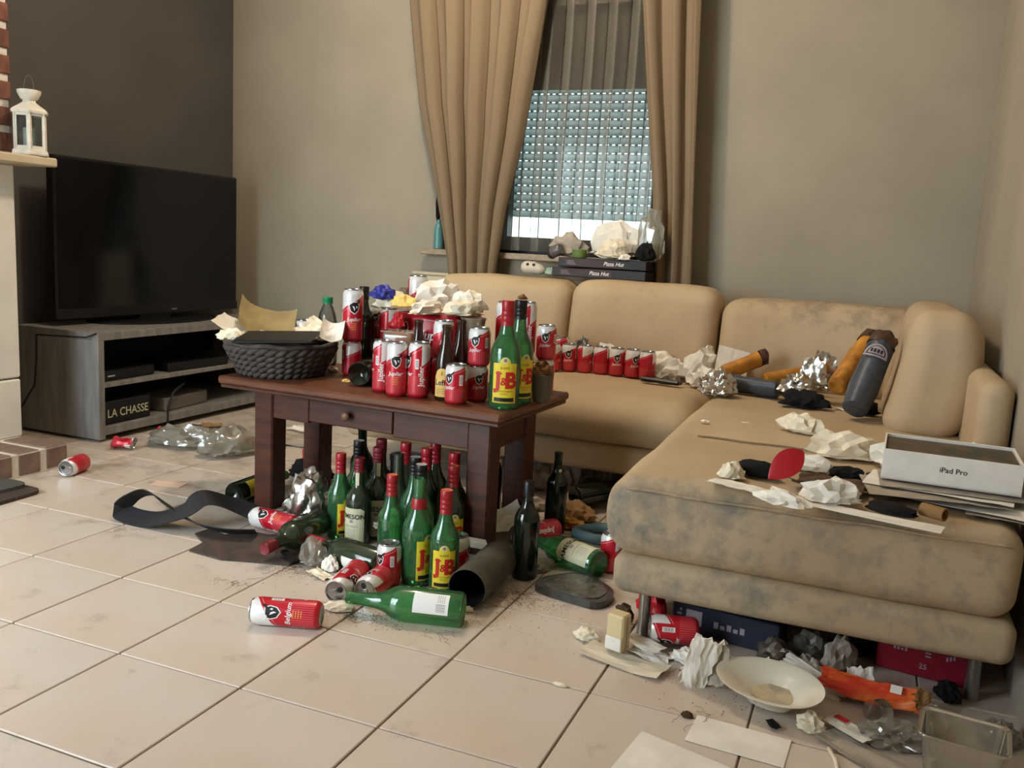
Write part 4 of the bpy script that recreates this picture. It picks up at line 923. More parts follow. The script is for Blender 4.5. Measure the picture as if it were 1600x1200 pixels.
q = at(1355, 650, z=ZT+.01); single('black_bag', crumple(.045, .035, .05, 92, .6), m_black, 'black plastic wad under the lower end of the leaning slate tube', 'bag', (q.x, q.y+.02, ZT))
# on the chaise
wad('napkin', 1250, 682, ZT, (.075, .036, .062), 95, m_tis, 'single crumpled cream napkin in the middle of the chaise', 'napkin', -.35, sharp=.7)
wad('tissue_scrap', 1166, 664, ZT, (.022, .008, .008), 96, m_tis, 'tiny tissue scrap on the chaise seam line', 'tissue', -.1)
leaf('tissue_scrap', 1101, 664, ZT, .025, .02, 97, m_pap, 'small pale patch of paper near the left edge of the chaise', 'paper', .2, dz=.009)
wad('tissue', 1142, 752, ZT, (.034, .032, .042), 98, m_tis, 'cream tissue wad left of the black sock on the chaise', 'tissue', 0)
sock = foot(1184, 747, ZT, .02); single('black_sock', crumple(.058, .030, .040, 99, .35, 1.3), m_black, 'rolled black sock in front of the red wrapper on the chaise', 'sock', (sock.x, sock.y, ZT), (0, 0, -.1), smooth=60)
q = at(1205, 752, z=ZT); rw = paper(.16, .062, 101, .0006, 0, n=14)
rw.v = [(x*.55+.18*(y**2)*8, y*max(.06, 1-(x/.082)**2), z+.055*math.sin((x+.08)*9.5)) for x, y, z in rw.v]; _m = min(v[2] for v in rw.v); rw.v = [(x, y, z-_m) for x, y, z in rw.v]
single('red_wrapper', rw, m_red, 'curved red plastic wrapper standing right of the black sock', 'wrapper', (q.x+.015, q.y+.03, ZT+.02), (.75, -.35, 1.0))
leaf('paper_sheet', 1170, 768, ZT, .13, .05, 102, m_pap, 'white paper strip under the black sock', 'paper', -.28, dz=.002)
for i, (px, py, sx, sy, sz, rz, m, lab) in enumerate(((1322, 722, .105, .06, .075, .2, m_tis, 'large cream napkin left of the white tablet box'), (1265, 740, .070, .036, .045, -.2, m_pap, 'white napkin between the sock and the large cream napkin'),
    (1318, 800, .068, .05, .058, .3, m_pap, 'white napkin crumpled before the brown paper bag on the chaise'), (1228, 792, .065, .036, .03, -.5, m_pap, 'flattened white napkin at the front left of the chaise litter'))):
    wad('napkin', px, py, ZT, (sx, sy, sz), 104+i, m, lab, 'napkin', rz, sharp=.7)
leaf('brown_bag', 1300, 765, ZT, .16, .11, 110, mat('paper_bag_brown', (92, 68, 54), .8, noise_s=10, noise_a=.2), 'dark brown paper bag in the middle of the chaise litter', 'paper bag', -.2, dz=.006, amp=.012, torn=.1)
leaf('paper_sheet', 1330, 800, ZT, .26, .05, 111, m_pap, 'long white paper strip along the front of the chaise litter', 'paper', -.22, dz=.003, amp=.003)
leaf('blue_packet', 1358, 752, ZT, .05, .035, 112, mat('packet_navy', (52, 48, 88), .4), 'small navy packet left of the tablet box', 'packet', -.2, dz=.015)
wad('black_sock', 1380, 806, ZT, (.055, .036, .022), 113, m_black, 'flat black sock before the paper stack on the chaise', 'sock', -.4, smooth=60, sharp=.35, freq=1.3)
wad('black_glove', 1330, 752, ZT, (.045, .03, .03), 114, m_black, 'black cloth between the brown bag and the tablet box', 'cloth', .3)
# papers under the box
pl_ = [(1468, 796, .30, .16, -.05), (1490, 800, .32, .17, -.22), (1478, 790, .28, .18, .10), (1500, 785, .30, .15, -.12), (1475, 778, .30, .15, .03)]
labs = ['lowest grey sheet of the paper stack under the tablet box', 'second lowest sheet of the stack, turned clockwise, under the tablet box', 'middle sheet of the paper stack under the tablet box', 'upper grey sheet of the paper stack under the tablet box', 'topmost sheet lying right under the tablet box']
cx_, cy_ = 2.615, .175
for i, (px, py, w, h, rz) in enumerate(pl_):
    single('paper_sheet', paper(w, h, 120+i, .003), m_pgr if i % 2 == 0 else m_pap, labs[i], 'paper', (cx_-.02+.03*math.sin(i*2.1), cy_-.055+.022*math.cos(i*1.7), ZT+.003+i*.0062), (0, 0, rz*1.3))
q = at(1560, 820, z=ZT); single('paper_sheet', paper(.16, .06, 126, .004), m_pgr, 'narrow grey sheet at the right front edge of the chaise', 'paper', (2.71, .035, ZT+.002), (0, 0, -.15))
q = at(1430, 808, z=ZT); single('cardboard_tube', G().lathe([(.014, 0), (.014, .05), (.011, .05), (.011, .001)], 14, cap=False), m_card, 'short cardboard roll at the left of the paper stack', 'tube', (q.x, q.y+.02, ZT+.015), (PI/2, 0, 1.0), 40)
ib = thing('tablet_box', 'white tablet carton standing on the paper stack at the right', 'box', (2.617, .205, ZT+.036), -.03)
m_carton = mat('carton_white', (242, 238, 230), .45, noise_s=20, noise_a=.05)
BW, BD, BH = .140, .105, .068
g = G().cbox(-BW, BW, -BD, -BD+.004, 0, BH, .0008).cbox(-BW, BW, BD-.004, BD, 0, BH, .0008).cbox(-BW, -BW+.004, -BD, BD, 0, BH, .0008).cbox(BW-.004, BW, -BD, BD, 0, BH, .0008)
part('bottom', G().box(-BW, BW, -BD, BD, 0, .003), m_carton, ib)
for a, b in ((-BD, -BD+.004), (BD-.004, BD)): part('side', G().cbox(-BW, BW, a, b, 0, BH, .0008), m_carton, ib)
for a, b in ((-BW, -BW+.004), (BW-.004, BW)): part('side', G().cbox(a, b, -BD+.004, BD-.004, 0, BH, .0008), m_carton, ib)
part('inner_tray', G().cbox(-BW+.005, BW-.005, -BD+.005, BD-.005, .004, BH-.007, .002), mat('tray_dark', (58, 62, 52), .6, noise_s=25, rgb2=(110, 84, 68)), ib)
tx = text_g('iPad Pro', .0115, bold=.012); part('lettering', G().add([(x+.005, -BD-.0006, y+.036) for x, y, z in tx.v], tx.f), m_ink, ib)
for i, (px, y, z, sx, sy, sz, lab) in enumerate(((1440, .40, ZT, .10, .05, .085, 'white napkin rising behind the left of the tablet box'), (1520, .42, ZT, .06, .05, .05, 'cream tissue behind the middle of the tablet box'), (1545, .40, ZT, .05, .04, .095, 'pointed white tissue behind the right of the tablet box'))):
    p = at(px, 690, Y=y); single('napkin', crumple(sx, sy, sz, 130+i, .8, 1.7), m_pap if i != 1 else m_tis, lab, 'napkin', (min(p.x, 2.66), y, z), (0, 0, i))
p = at(1555, 720, Y=.33); single('tissue', crumple(.022, .06, .06, 134, .7), m_pap, 'white tissue pressed between tablet box and the right wall', 'tissue', (2.768-.01, .30, ZT))
# ---------------------------------------------------------------- pizza boxes and litter along the window
m_pzb = mat('carton_black', (34, 28, 28), .5, noise_s=8, noise_a=.2)
m_pzred = mat('carton_maroon', (58, 32, 34), .5)
for i, (px, z, w, lab) in enumerate(((940, .797, .222, 'lower black pizza box on the sofa back'), (940, .842, .205, 'upper black pizza box under the white paper bag'))):
    bx0 = thing('pizza_box', lab, 'pizza box', (1.252 if i == 0 else 1.262, 1.965, z), -.02+.05*i)
    part('carton', G().cbox(-w, w, -.10, .10, 0, .041, .003), m_pzb, bx0); part('front_band', G().box(-w*.86, w*.30, -.1008, -.0995, .006, .036), m_pzred, bx0)
    tx = text_g('Pizza Hut', .017, bold=.012, shear=.3); part('lettering', G().add([(x+.055-.05*(i == 0), -.1014, y+.021) for x, y, z_ in tx.v], tx.f), m_prw, bx0)
    part('side_print', merge(*[G().box(-w*.8+.0*k, -w*.8+.045-.006*k, -.1014, -.100, .012+.007*k, .014+.007*k) for k in range(3)]), m_prg, bx0)
ZP = .884
def onp(px, y, z): p = at(px, 390, Y=y); return Vector((p.x, y, z))
single('paper_bag', crumple(.10, .05, .12, 140, .55, 1.5), m_pgr, 'pale grey paper bag at the left of the pizza box litter', 'paper bag', onp(905, 1.98, ZP))
single('paper_bag', crumple(.13, .05, .185, 141, .6, 1.4), m_pap, 'tall white paper bag behind the napkin on the pizza boxes', 'paper bag', onp(962, 2.0, ZP), (0, 0, .1))
single('plastic_bag', crumple(.07, .03, .24, 142, .5, 1.5), m_film, 'translucent plastic bag standing at the right of the pizza box litter', 'bag', onp(998, 1.99, ZP))
single('napkin', crumple(.075, .04, .095, 143, .6, 1.5), m_tis, 'cream napkin spilling over the front of the pizza boxes', 'napkin', onp(957, 1.91, ZP+.001), (0, 0, .4))
single('tissue', crumple(.03, .025, .03, 144, .8), m_pap, 'small white tissue on the front edge of the upper pizza box', 'tissue', onp(975, 1.885, ZP))
gl = thing('green_tin', 'small green round tub on the left of the pizza boxes', 'tub', onp(906, 1.90, ZP))
m_grn = mat('tub_green', (112, 136, 74), .35); part('body', G().lathe([(.030, 0), (.033, .004), (.036, .036), (.034, .037), (.030, .005), (0, .005)], 24), m_grn, gl, 40); part('rim', G().lathe([(.036, .033), (.038, .034), (.038, .038), (.036, .039)], 24, cap=False), m_grn, gl, 40)
jr = thing('silver_jar', 'grey metal jar lying at the left end of the upper pizza box', 'jar', onp(880, 1.93, ZP+.028))
part('body', G().lathe([(.024, -.03), (.028, -.026), (.028, .02), (.024, .026), (0, .027)], 20, M=Matrix.Rotation(1.2, 4, 'Y') @ Matrix.Rotation(.3, 4, 'X')), mat('jar_grey', (110, 108, 108), .4, .5), jr, 40); part('lid', G().lathe([(0, -.042), (.027, -.042), (.030, -.038), (.030, -.028)], 20, M=Matrix.Rotation(1.2, 4, 'Y') @ Matrix.Rotation(.3, 4, 'X')), mat('jar_lid', (70, 60, 60), .4, .4), jr, 40)
single('black_bag', crumple(.05, .04, .09, 147, .5), m_black, 'black bag at the right end of the pizza boxes by the curtain', 'bag', onp(1008, 1.93, ZP-.002))
cl_ = thing('slipper', 'white rubber clog with round holes on the sofa back', 'slipper', onp(836, 1.97, .793), .15)
cg = G().rbox(-.06, .06, -.035, .035, 0, .062, .034, 5, lambda p: (p.x, p.y, p.z*(1-.35*max(0, p.x/.06)))); part('shell', cg, mat('rubber_white', (206, 200, 184), .5), cl_, 180)
for a, b in ((-.022, .046), (.008, .045), (-.006, .058)): part('hole', G().lathe([(0, 0), (.0075, .0005), (.008, .002)], 12, M=Matrix.Translation((a, -.030+(.02 if b > .05 else 0), b)) @ Matrix.Rotation(1.0, 4, 'X')), m_hole, cl_)
single('plastic_wrapper', crumple(.035, .025, .040, 149, .6), mat('wrapper_teal', (120, 168, 150), .4, noise_s=25, rgb2=(196, 196, 180)), 'small teal and white wrapper between slipper and pizza boxes', 'wrapper', onp(862, 1.97, .793))
single('spray_bottle', G().lathe([(.022, 0), (.025, .003), (.025, .10), (.020, .125), (.010, .135), (.010, .150), (0, .151)], 18), mat('bottle_teal', (88, 140, 140), .3), 'teal bottle on the sill behind the left curtain', 'bottle', (.283, YB-.030, WZ0+.001), smooth=40)
single('umbrella', G().lathe([(.004, 0), (.012, .03), (.018, .10), (.012, .19), (.003, .205)], 10), m_black, 'small black folded umbrella standing behind the left curtain', 'umbrella', (.262, YB-.005, WZ0+.14), (.0, .05, 0), 40)
# ================================================================== on the floor
Z0 = .0008
# television end
cc = Matrix.Translation
M = lying((97, 734), (136, 719), CR, 2.6, .115); can(M, .115, 'open can lying against the brick hearth')
def lie_crushed(px, py, a, H, lab, seed, s=1.0, sq=.55):
    p = at(px, py, z=.03); crushed_can(Matrix.Translation((p.x, p.y, .027)) @ Matrix.Rotation(a, 4, 'Z') @ Matrix.Rotation(PI/2, 4, 'Y') @ Matrix.Translation((0, 0, -H/2)), H, lab, seed, s, sq)
lie_crushed(198, 691, .3, .115, 'crushed red can on the floor at the corner of the television stand', 3, .9)
lie_crushed(300, 672, 2.4, .115, 'crushed red can behind the clear plastic bags', 5)
lie_crushed(262, 676, -.4, .115, 'flattened red can at the left of the clear plastic bags', 7, .85)
p = at(275, 700, z=0); single('plastic_bag', crumple(.16, .10, .10, 200, .5, 1.6, 4), m_film, 'clear plastic bag crumpled before the television stand', 'bag', (p.x, p.y+.05, Z0), (0, 0, .3), 50)
p = at(345, 715, z=0); single('plastic_bag', crumple(.14, .09, .13, 201, .5, 1.6, 4), m_film, 'clear plastic bag left of the front left table leg', 'bag', (p.x, p.y+.06, Z0), (0, 0, 1.1), 50)
leaf('paper_card', 263, 757, 0, .115, .065, 202, mat('card_pinkish', (222, 190, 168), .6), 'pinkish white card alone on the tiles before the plastic bags', 'card', .25, amp=.001)
for i, (px, py, w, h, rz, m, lab) in enumerate(((470, 695, .24, .12, .2, m_pgr, 'grey sheet on the floor seen between the left table legs'), (480, 675, .20, .10, -.2, m_pap, 'white sheet on the floor at the far left behind the table'), (390, 690, .16, .08, .5, m_card, 'brown card scrap behind the front left table leg'), (505, 660, .22, .14, .1, m_pgr, 'buckled grey paper far behind the table by the television stand'), (330, 668, .10, .06, .6, m_card, 'small brown card under the edge of the television stand'))):
    leaf('paper_sheet', px, py, 0, w, h, 205+i, m, lab, 'paper', rz, amp=.010, torn=.15, dz=.001+.0012*i)
# books and boxes in the stand
bk2 = thing('name_plaque', 'black plaque lettered in cream standing on the bottom shelf', 'plaque', (SX1-.045, .925, .062), .02)
part('board', G().cbox(-.025, .010, -.125, .145, 0, .098, .003), m_blk2, bk2)
tx = text_g('LA CHASSE', .036, bold=.006); part('lettering', G().add([(.0108, x*.94+.012, y+.045) for x, y, z in tx.v], tx.f), m_crm, bk2)
single('cardboard_box', G().cbox(-.10, .10, -.16, .16, 0, .06, .003), mat('card_grey', (112, 104, 96), .8), 'grey flat carton on the bottom shelf right of the plaque', 'box', (-.73, 1.33, .062), (0, 0, .1))
single('black_cable', G().tube([(SX1+.006, .762, .47), (SX1-.03, SY0-.006, .452), (SX1-.31, SY0-.008, .440), (SX1-.315, SY0-.008, .33), (SX1-.33, SY0-.008, .22), (SX1-.42, SY0-.010, .10), (SX0+.01, SY0-.012, .045), (SX0-.005, SY0-.02, .01)], .004, 6), m_blk2, 'black cable hanging down the side of the television stand', 'cable', smooth=180)
single('black_cable', G().tube([(SX1+.015, 1.12, .01), (SX1+.02, 1.12, .10), (SX1+.012, 1.16, .165), (SX1-.05, 1.30, .185), (SX1-.16, 1.42, .18)], .006, 6), m_blk2, 'thick black cable looping out of the bottom shelf to the floor', 'cable', smooth=180)
# mats at the hearth
m_mat = mat('mat_grey', (92, 92, 86), .95, spec=.1, noise_s=160, noise_a=.3, bump=.2, bump_s=400); m_mat2 = mat('mat_brown', (84, 72, 66), .95, spec=.1, noise_s=160, noise_a=.3, bump=.2, bump_s=400)
def rugpoly(pts, z0, z1, k=6):
    out = []
    for i in range(len(pts)):
        a, b, c = Vector(pts[i-1]), Vector(pts[i]), Vector(pts[(i+1) % len(pts)])
        r = .05
        p0 = b+(a-b).normalized()*min(r, (a-b).length/2.2); p1 = b+(c-b).normalized()*min(r, (c-b).length/2.2)
        for t in np.linspace(0, 1, k): out.append(tuple(p0*(1-t)**2+b*2*t*(1-t)+p1*t*t))
    return G().poly(out, z0, z1)
single('door_mat', rugpoly([(-.355, -1.0), (-.12, -.62), (-.152, .122), (-.355, .125)], 0, .012), m_mat2, 'lower brown mat under the grey one by the hearth', 'mat')
single('door_mat', rugpoly([(-.352, -.98), (-.26, -.68), (-.215, .120), (-.352, .124)], .012, .024), m_mat, 'upper grey mat on the floor by the hearth', 'mat')
# black strap and brown board left of the table
m_strap = mat('strap_black', (40, 39, 42), .8, noise_s=200, noise_a=.2)
def ribbon(pts, w, n=60, t=.003):
    P = [Vector(q) for q in pts]; out = []
    for k in range(n+1):
        u = k/n*(len(P)-1); i = min(int(u), len(P)-2); f = u-i
        p0, p1, p2, p3 = P[max(i-1, 0)], P[i], P[i+1], P[min(i+2, len(P)-1)]
        out.append(.5*((2*p1)+(-p0+p2)*f+(2*p0-5*p1+4*p2-p3)*f*f+(-p0+3*p1-3*p2+p3)*f**3))
    vs = []; fs = []
    for k, p in enumerate(out):
        d = (out[min(k+1, n)]-out[max(k-1, 0)]).normalized(); s_ = d.cross(Vector((0, 0, 1))).normalized(); tw = .55
        up = (s_*math.cos(tw)+Vector((0, 0, 1))*math.sin(tw)); nn = d.cross(up).normalized()
        for a, b in ((-1, -1), (1, -1), (1, 1), (-1, 1)): vs.append(p+up*w/2*a+nn*t/2*b)
    for k in range(n):
        for e in range(4): a = k*4+e; b = k*4+(e+1) % 4; fs.append((a, b, b+4, a+4))
    fs += [(3, 2, 1, 0), (n*4, n*4+1, n*4+2, n*4+3)]
    mz = min(v.z for v in vs); return G().add([(v.x, v.y, v.z-mz) for v in vs], fs)
def fpt(px, py, z): p = at(px, py, z=z); return (p.x, p.y, z)
rb = ribbon([fpt(410, 862-50, .015), fpt(365, 795, .05), fpt(320, 784, .085), fpt(285, 806, .05), fpt(235, 818, .012), fpt(190, 805, .010), fpt(205, 785, .06), fpt(232, 776, .085), fpt(262, 796, .05), fpt(300, 822, .015), fpt(350, 836, .012), fpt(400, 838, .012)], .064)
single('black_strap', rb, m_strap, 'wide black strap lying in two loops left of the table', 'strap', (0, 0, .001), smooth=60)
bd = [(305, 836), (330, 828), (352, 838), (388, 832), (420, 838), (455, 836), (498, 848), (478, 862), (484, 874), (452, 885), (400, 880), (345, 876), (296, 862), (318, 850)]
single('torn_board', G().poly([tuple(at(a, b, z=0).xy) for a, b in bd][::-1], .0008, .006), mat('board_brown', (82, 68, 60), .85, noise_s=24, noise_a=.25), 'torn dark brown board flat on the tiles before the table', 'board')
# lying can and foil left
M = lying((396, 806), (462, 822), CR, .35, .168, z=.008); can(M, .168, 'can lying on the brown board beside the foil bag')
p = foot(475, 832, 0, .04); fb = single('foil_bag', crumple(.078, .066, .195, 215, .42, 1.5, 4, .5), m_foil, 'big shiny foil bag standing before the front left table leg', 'foil bag', (p.x, p.y, .008), (0, .1, .3), 50)
b_ = Vector((.478, .335, .0405)); M = aim(b_, b_+Vector((-.02, 1, 0))) @ Matrix.Rotation(1.2, 4, 'Z'); bottle(M, 'wine', None, 'wineyel', 'dark bottle lying base forward behind the front left table leg', 1.0, 'wine_bottle')
p = at(474, 752, z=0); single('black_bag', crumple(.10, .07, .075, 217, .5), m_black, 'black plastic bag in the shade behind the foil bag', 'bag', (p.x, p.y+.05, Z0))
p = at(488, 728, z=0); single('red_packet', G().rbox(-.055, .055, -.03, .03, 0, .07, .012, 3, wob(.006, 20)), m_red, 'red carton on the floor between the left table legs', 'packet', (p.x, p.y+.03, Z0), (0, 0, .4), 60)
M = lying((440, 852), (512, 815), .0395, .5, .284, z=.012); bottle(M, 'jam', 'foil', 'none', 'dusty brown-green bottle lying neck forward under the foil bag', 1.0)
M = lying((484, 845), (600, 886), .039, -.9, .30, z=.001); bottle(M, 'jbd', 'red', 'jbback', 'green bottle lying in front of the standing bottles, red cap to the left', 1.0)
# standing bottles under and before the table
def sb(px, pf, pt, body, cap, lab, face, label, nom=.292, **k): return stand_bottle(px, pf, pt, Z0, body, cap, lab, face, label, nom, **k)
sb(528, 846, 709, 'jb', 'red', 'jb', .62, 'green bottle with red cap, leftmost of the bottles before the table')
sb(564, 851, 713, 'jam', 'foil', 'jam', -.55, 'dark bottle with cream label and red foil, second from the left', .286, extra=(('neck_strip', neckband),))
sb(612, 887, 749, 'jb', 'red', 'none', 0, 'plain green bottle with red cap and no label showing, before the table')
sb(644, 919, 748, 'jb', None, 'jb', .75, 'green bottle without a cap left of the front yellow label', .287, extra=(('neck_ring', neckring),))
sb(679, 926, 763, 'jb', 'red', 'jb', .0, 'green bottle with red cap and full yellow label, nearest on the floor')
sb(705, 868, 725, 'jbd', 'red', 'jb', .25, 'dark green red capped bottle with yellow label beside the right table leg')
def hb(x, y, body, cap, lab, face, label, s=1.0, name='whisky_bottle', extra=()): bottle(upright((x, y, Z0), face), body, cap, lab, label, s, name, extra)
hb(.965, .305, 'jb', 'black', 'none', 0, 'green bottle with black cap behind the leftmost red capped bottle')
hb(.895, .470, 'wine', None, 'wine', .6, 'dark wide shouldered bottle far back under the drawer', 1.0, 'wine_bottle')
hb(1.045, .300, 'jam', 'foil', 'jam', -.1, 'dark bottle with red foil right behind the second bottle', extra=(('neck_strip', neckband),))
hb(1.135, .290, 'jam', None, 'jam', .5, 'dark bottle without a cap in the middle of the bottle group')
hb(1.215, .245, 'jb', 'black', 'none', 0, 'green bottle with silver topped black cap in the middle under the table')
hb(1.268, .175, 'jb', 'black', 'none', 0, 'green bottle with silver topped black cap right behind the capless one')
hb(1.10, .395, 'jbd', 'red', 'none', 0, 'dusty bottle with red cap in the back row under the drawer')
hb(1.19, .365, 'jbd', 'red', 'none', .4, 'dusty red capped bottle second from right in the back row under the table')
hb(1.175, .455, 'jbd', 'red', 'none', .4, 'dusty red capped bottle deepest in the shade under the table')
hb(1.295, .345, 'jbd', 'red', 'jb', .9, 'dusty red capped bottle at the back beside the right table leg')
hb(1.00, .415, 'jam', 'foil', 'none', 0, 'red foiled bottle behind the left half of the bottle group')
bt_ = thing('blue_tin', 'grey blue round tin standing among the bottles under the table', 'tin', (1.045, .50, Z0)); m_bt = mat('tin_blue', (78, 86, 102), .45, .3)
part('body', G().lathe([(.050, 0), (.052, .003), (.052, .215), (.050, .218)], 24), m_bt, bt_, 40); part('lid', G().lathe([(.053, .205), (.054, .207), (.054, .222), (.052, .224), (0, .224)], 24), m_bt, bt_, 40)
hb(1.30, .62, 'wine', None, 'none', 0, 'dark bottle standing behind the right pair of table legs', 1.0, 'wine_bottle')
# cans at the front of the bottle group
M = lying((528, 922), (566, 886), CR, -.4, .168, z=.001); can(M, .168, 'tall can lying with its top to the front, left of the standing can')
M = lying((556, 934-10), (598, 893), CR, 1.2, .115, z=.001); can(M, .115, 'short can lying between the tall lying can and the standing can')
p = foot(616, 917, 0, CR); can(upright((p.x, p.y, Z0), -.9, (0, 0)), .115, 'opened can standing left of the nearest bottles')
p = foot(711, 905, 0, CR); can(upright((p.x, p.y+.01, Z0), 1.3), .115, 'red can standing in the shade right of the nearest yellow label')
M = lying((397, 953), (500, 961), CR, -.1, .168, z=.0005); can(M, .168, 'tall red can lying alone on the tiles in front of everything', 'B')
M = lying((552, 934), (716, 952), .039, .15, .292, z=.0005); bottle(M, 'jb', None, 'jbback', 'green bottle lying in front, white back label facing up', 1.03)
# white scraps before the bottles
wad('plastic_bag', 515, 892, 0, (.045, .035, .085), 230, m_film, 'small clear bag with white tissue left of the lying cans', 'bag', .4)
wad('tissue', 520, 890, 0, (.026, .018, .05), 231, m_pap, 'white tissue inside the small clear bag', 'tissue')
leaf('paper_scrap', 503, 897, 0, .10, .045, 232, m_tis, 'torn cream paper flat beside the small clear bag', 'paper', -.4, amp=.006, torn=.3)
wad('tissue', 530, 958, 0, (.042, .026, .022), 233, m_tis, 'dirty cream tissue under the tops of the lying cans', 'tissue', .3, sharp=.8)
wad('tissue', 733, 955, 0, (.018, .014, .012), 234, m_tis, 'small cream scrap behind the base of the front lying bottle', 'tissue')
p = at(474, 880, z=0); single('hair_brush', G().cbox(-.04, .04, -.012, .012, .004, .016, .004), m_black, 'small black brush in the dirt left of the clear bag', 'brush', (p.x, p.y, .004), (0, .1, -.5))
single('corrugated_scrap', crumple(.04, .03, .018, 236, .7), m_pgr, 'pinkish grey scrap between the second and third standing bottles', 'scrap', tuple(at(592, 868, z=0)+Vector((0, .02, .08))))
# right of the bottles
tin = thing('black_tube', 'black cylindrical packing tube lying open end forward', 'tube', (0, 0, 0))
part('sleeve', G().lathe([(.050, .0), (.052, .002), (.052, .24), (.050, .242), (0, .242)], 28, cap=False), mat('tube_charcoal', (60, 56, 50), .6, noise_s=20, rgb2=(84, 78, 66)), tin, 40)
part('inside', G().lathe([(.050, 0), (.048, .002), (.047, .20), (0, .20)], 28, cap=False), m_black, tin, 40)
a = at(736, 918, z=.053); b = at(792, 866, z=.053); d_ = (b-a); d_.z = 0; tin.matrix_world = aim(a, a+d_)
sb(818, 909, 752, 'wine', 'blackfoil', 'none', 0, 'dark wine bottle standing before the right back table leg', .299, name='wine_bottle')
sb(863, 838, 722, 'wine', None, 'none', .4, 'dark wine bottle standing farther back near the long seat', .299, name='wine_bottle', extra=(('neck_strip', neckband),))
M = lying((834, 842), (930, 880), .039, .5, .292, z=.001); bottle(M, 'jb', None, 'jam', 'green bottle lying beside the chaise with cream and yellow label', 1.02)
p = at(929, 846, z=0); hs = G().tube([(.075*math.cos(t), .062*math.sin(t), .018+.004*math.sin(2*t)) for t in np.linspace(0, 2*PI, 40)[:-1]], .017, 10, closed=True); single('rubber_ring', hs, mat('rubber_teal', (70, 96, 100), .55), 'teal grey rubber ring lying at the chaise corner', 'ring', (p.x, p.y+.03, Z0), (0, 0, .3), 180)
M = lying((985, 762), (905, 775), .039, .0, .29, z=.02); bottle(M, 'wine', None, 'none', 'dark bottle lying base out in the litter under the long seat', 1.0, 'wine_bottle')
bcan = at(944, 896, z=0); can(upright((bcan.x, bcan.y+.03, Z0), 1.9), .115, 'dark can in the shade right of the lying green bottle')
tr_ = thing('black_tray', 'black plastic tray with greasy rim on the tiles before the chaise corner', 'tray', (0, 0, 0))
c0 = [at(838, 905, z=0), at(888, 893, z=0), at(952, 922, z=0), at(938, 946, z=0), at(832, 918, z=0)]; c0 = [tuple(q.xy) for q in (at(836, 902, z=0), at(905, 893, z=0), at(957, 925, z=0), at(930, 946, z=0), at(826, 915, z=0))]
part('body', rugpoly(c0[::-1], 0, .020), mat('tray_black', (34, 34, 32), .3, spec=.6, noise_s=40, rgb2=(70, 68, 58)), tr_)
cx0 = sum(q[0] for q in c0)/5; cy0 = sum(q[1] for q in c0)/5
part('inset', rugpoly([((x-cx0)*.82+cx0, (y-cy0)*.82+cy0) for x, y in c0][::-1], .020, .0225), mat('tray_glass', (52, 54, 48), .25, spec=.6, noise_s=60, rgb2=(96, 92, 80)), tr_)
tr_.location = (cx0, cy0, .0006)
for ch in tr_.children: ch.location = (-cx0, -cy0, 0)
# cans under the right half of the table
p = foot(763, 792, 0, CR); can(upright((p.x, p.y+.02, Z0), -.3), .168, 'tall can standing in the shade behind the front right table leg')
p = foot(790, 782, 0, CR); can(upright((p.x+.01, p.y+.03, Z0), -1.2), .168, 'tall red can with barcode standing right of its neighbour under the table')
b_ = Vector((1.555, .600, .0335)); M = aim(b_, b_+Vector((-.55, -.8, 0))) @ Matrix.Rotation(1.0, 4, 'Z'); can(M, .168, 'can lying with its silver end forward under the right end of the table')
leaf('paper_sheet', 785, 842, 0, .16, .09, 240, m_pap, 'white paper strip curling up beside the dark wine bottle', 'paper', .9, dz=.05, amp=.01, curl=.04, tilt=(.5, 0))
bxw = single('matchbox', G().cbox(-.035, .035, -.016, .016, 0, .020, .002), m_pap, 'small white box wedged right of the yellow labelled bottles', 'box', tuple(at(738, 848, z=.04)), (.1, .2, .6))
for i, (px, py, sx, sy, sz, m, lab) in enumerate(((846, 768, .07, .05, .105, m_pgr, 'tall grey crumpled paper under the front edge of the long seat'), (880, 770, .06, .04, .11, m_pgr, 'grey crumpled paper behind the neck of the far wine bottle'), (905, 752, .10, .05, .07, m_pap, 'pale crumpled paper under the long seat right of the far wine bottle'), (945, 752, .05, .04, .06, m_pap, 'small white paper in the litter beside the chaise'), (905, 815, .07, .05, .07, m_card, 'brown paper wrapper in the litter left of the teal ring'), (835, 800, .04, .03, .05, m_pgr, 'grey scrap between the two dark wine bottles'), (855, 893, .05, .03, .035, m_film, 'clear plastic scrap before the lying green bottle'), (800, 900, .03, .03, .06, m_film, 'torn clear plastic left of the dark wine bottle'), (770, 878, .06, .03, .03, m_pgr, 'grey rag lying behind the black tube'))):
    wad('crumpled_paper', px, py, 0, (sx, sy, sz), 242+i, m, lab, 'paper', i*.7, sharp=.75, freq=1.8)
single('wrapper', crumple(.045, .03, .05, 252, .5), mat('wrapper_mixed', (196, 160, 60), .4, noise_s=12, rgb2=(150, 40, 40)), 'yellow and red snack wrapper left of the teal ring', 'wrapper', tuple(at(893, 828, z=0)))
for i, (x, y, a, s_) in enumerate(((1.50, 1.00, .4, .07), (1.62, 1.15, 1.2, .08), (1.74, .95, .2, .06), (1.42, 1.10, 2, .06), (1.80, 1.20, .8, .07))):
    single('crumpled_paper', crumple(s_, s_*.7, s_*.8, 260+i, .7, 1.8), (m_pgr, m_grime, m_pap, m_card, m_pgr)[i], ('grey paper lump under the long seat behind the far wine bottle', 'dark rag lump deep under the long seat', 'white paper lump under the long seat near the chaise', 'brown paper lump under the left of the long seat', 'grey paper lump deep in the corner under the seats')[i], 'paper', (x, y, Z0), (0, 0, a))
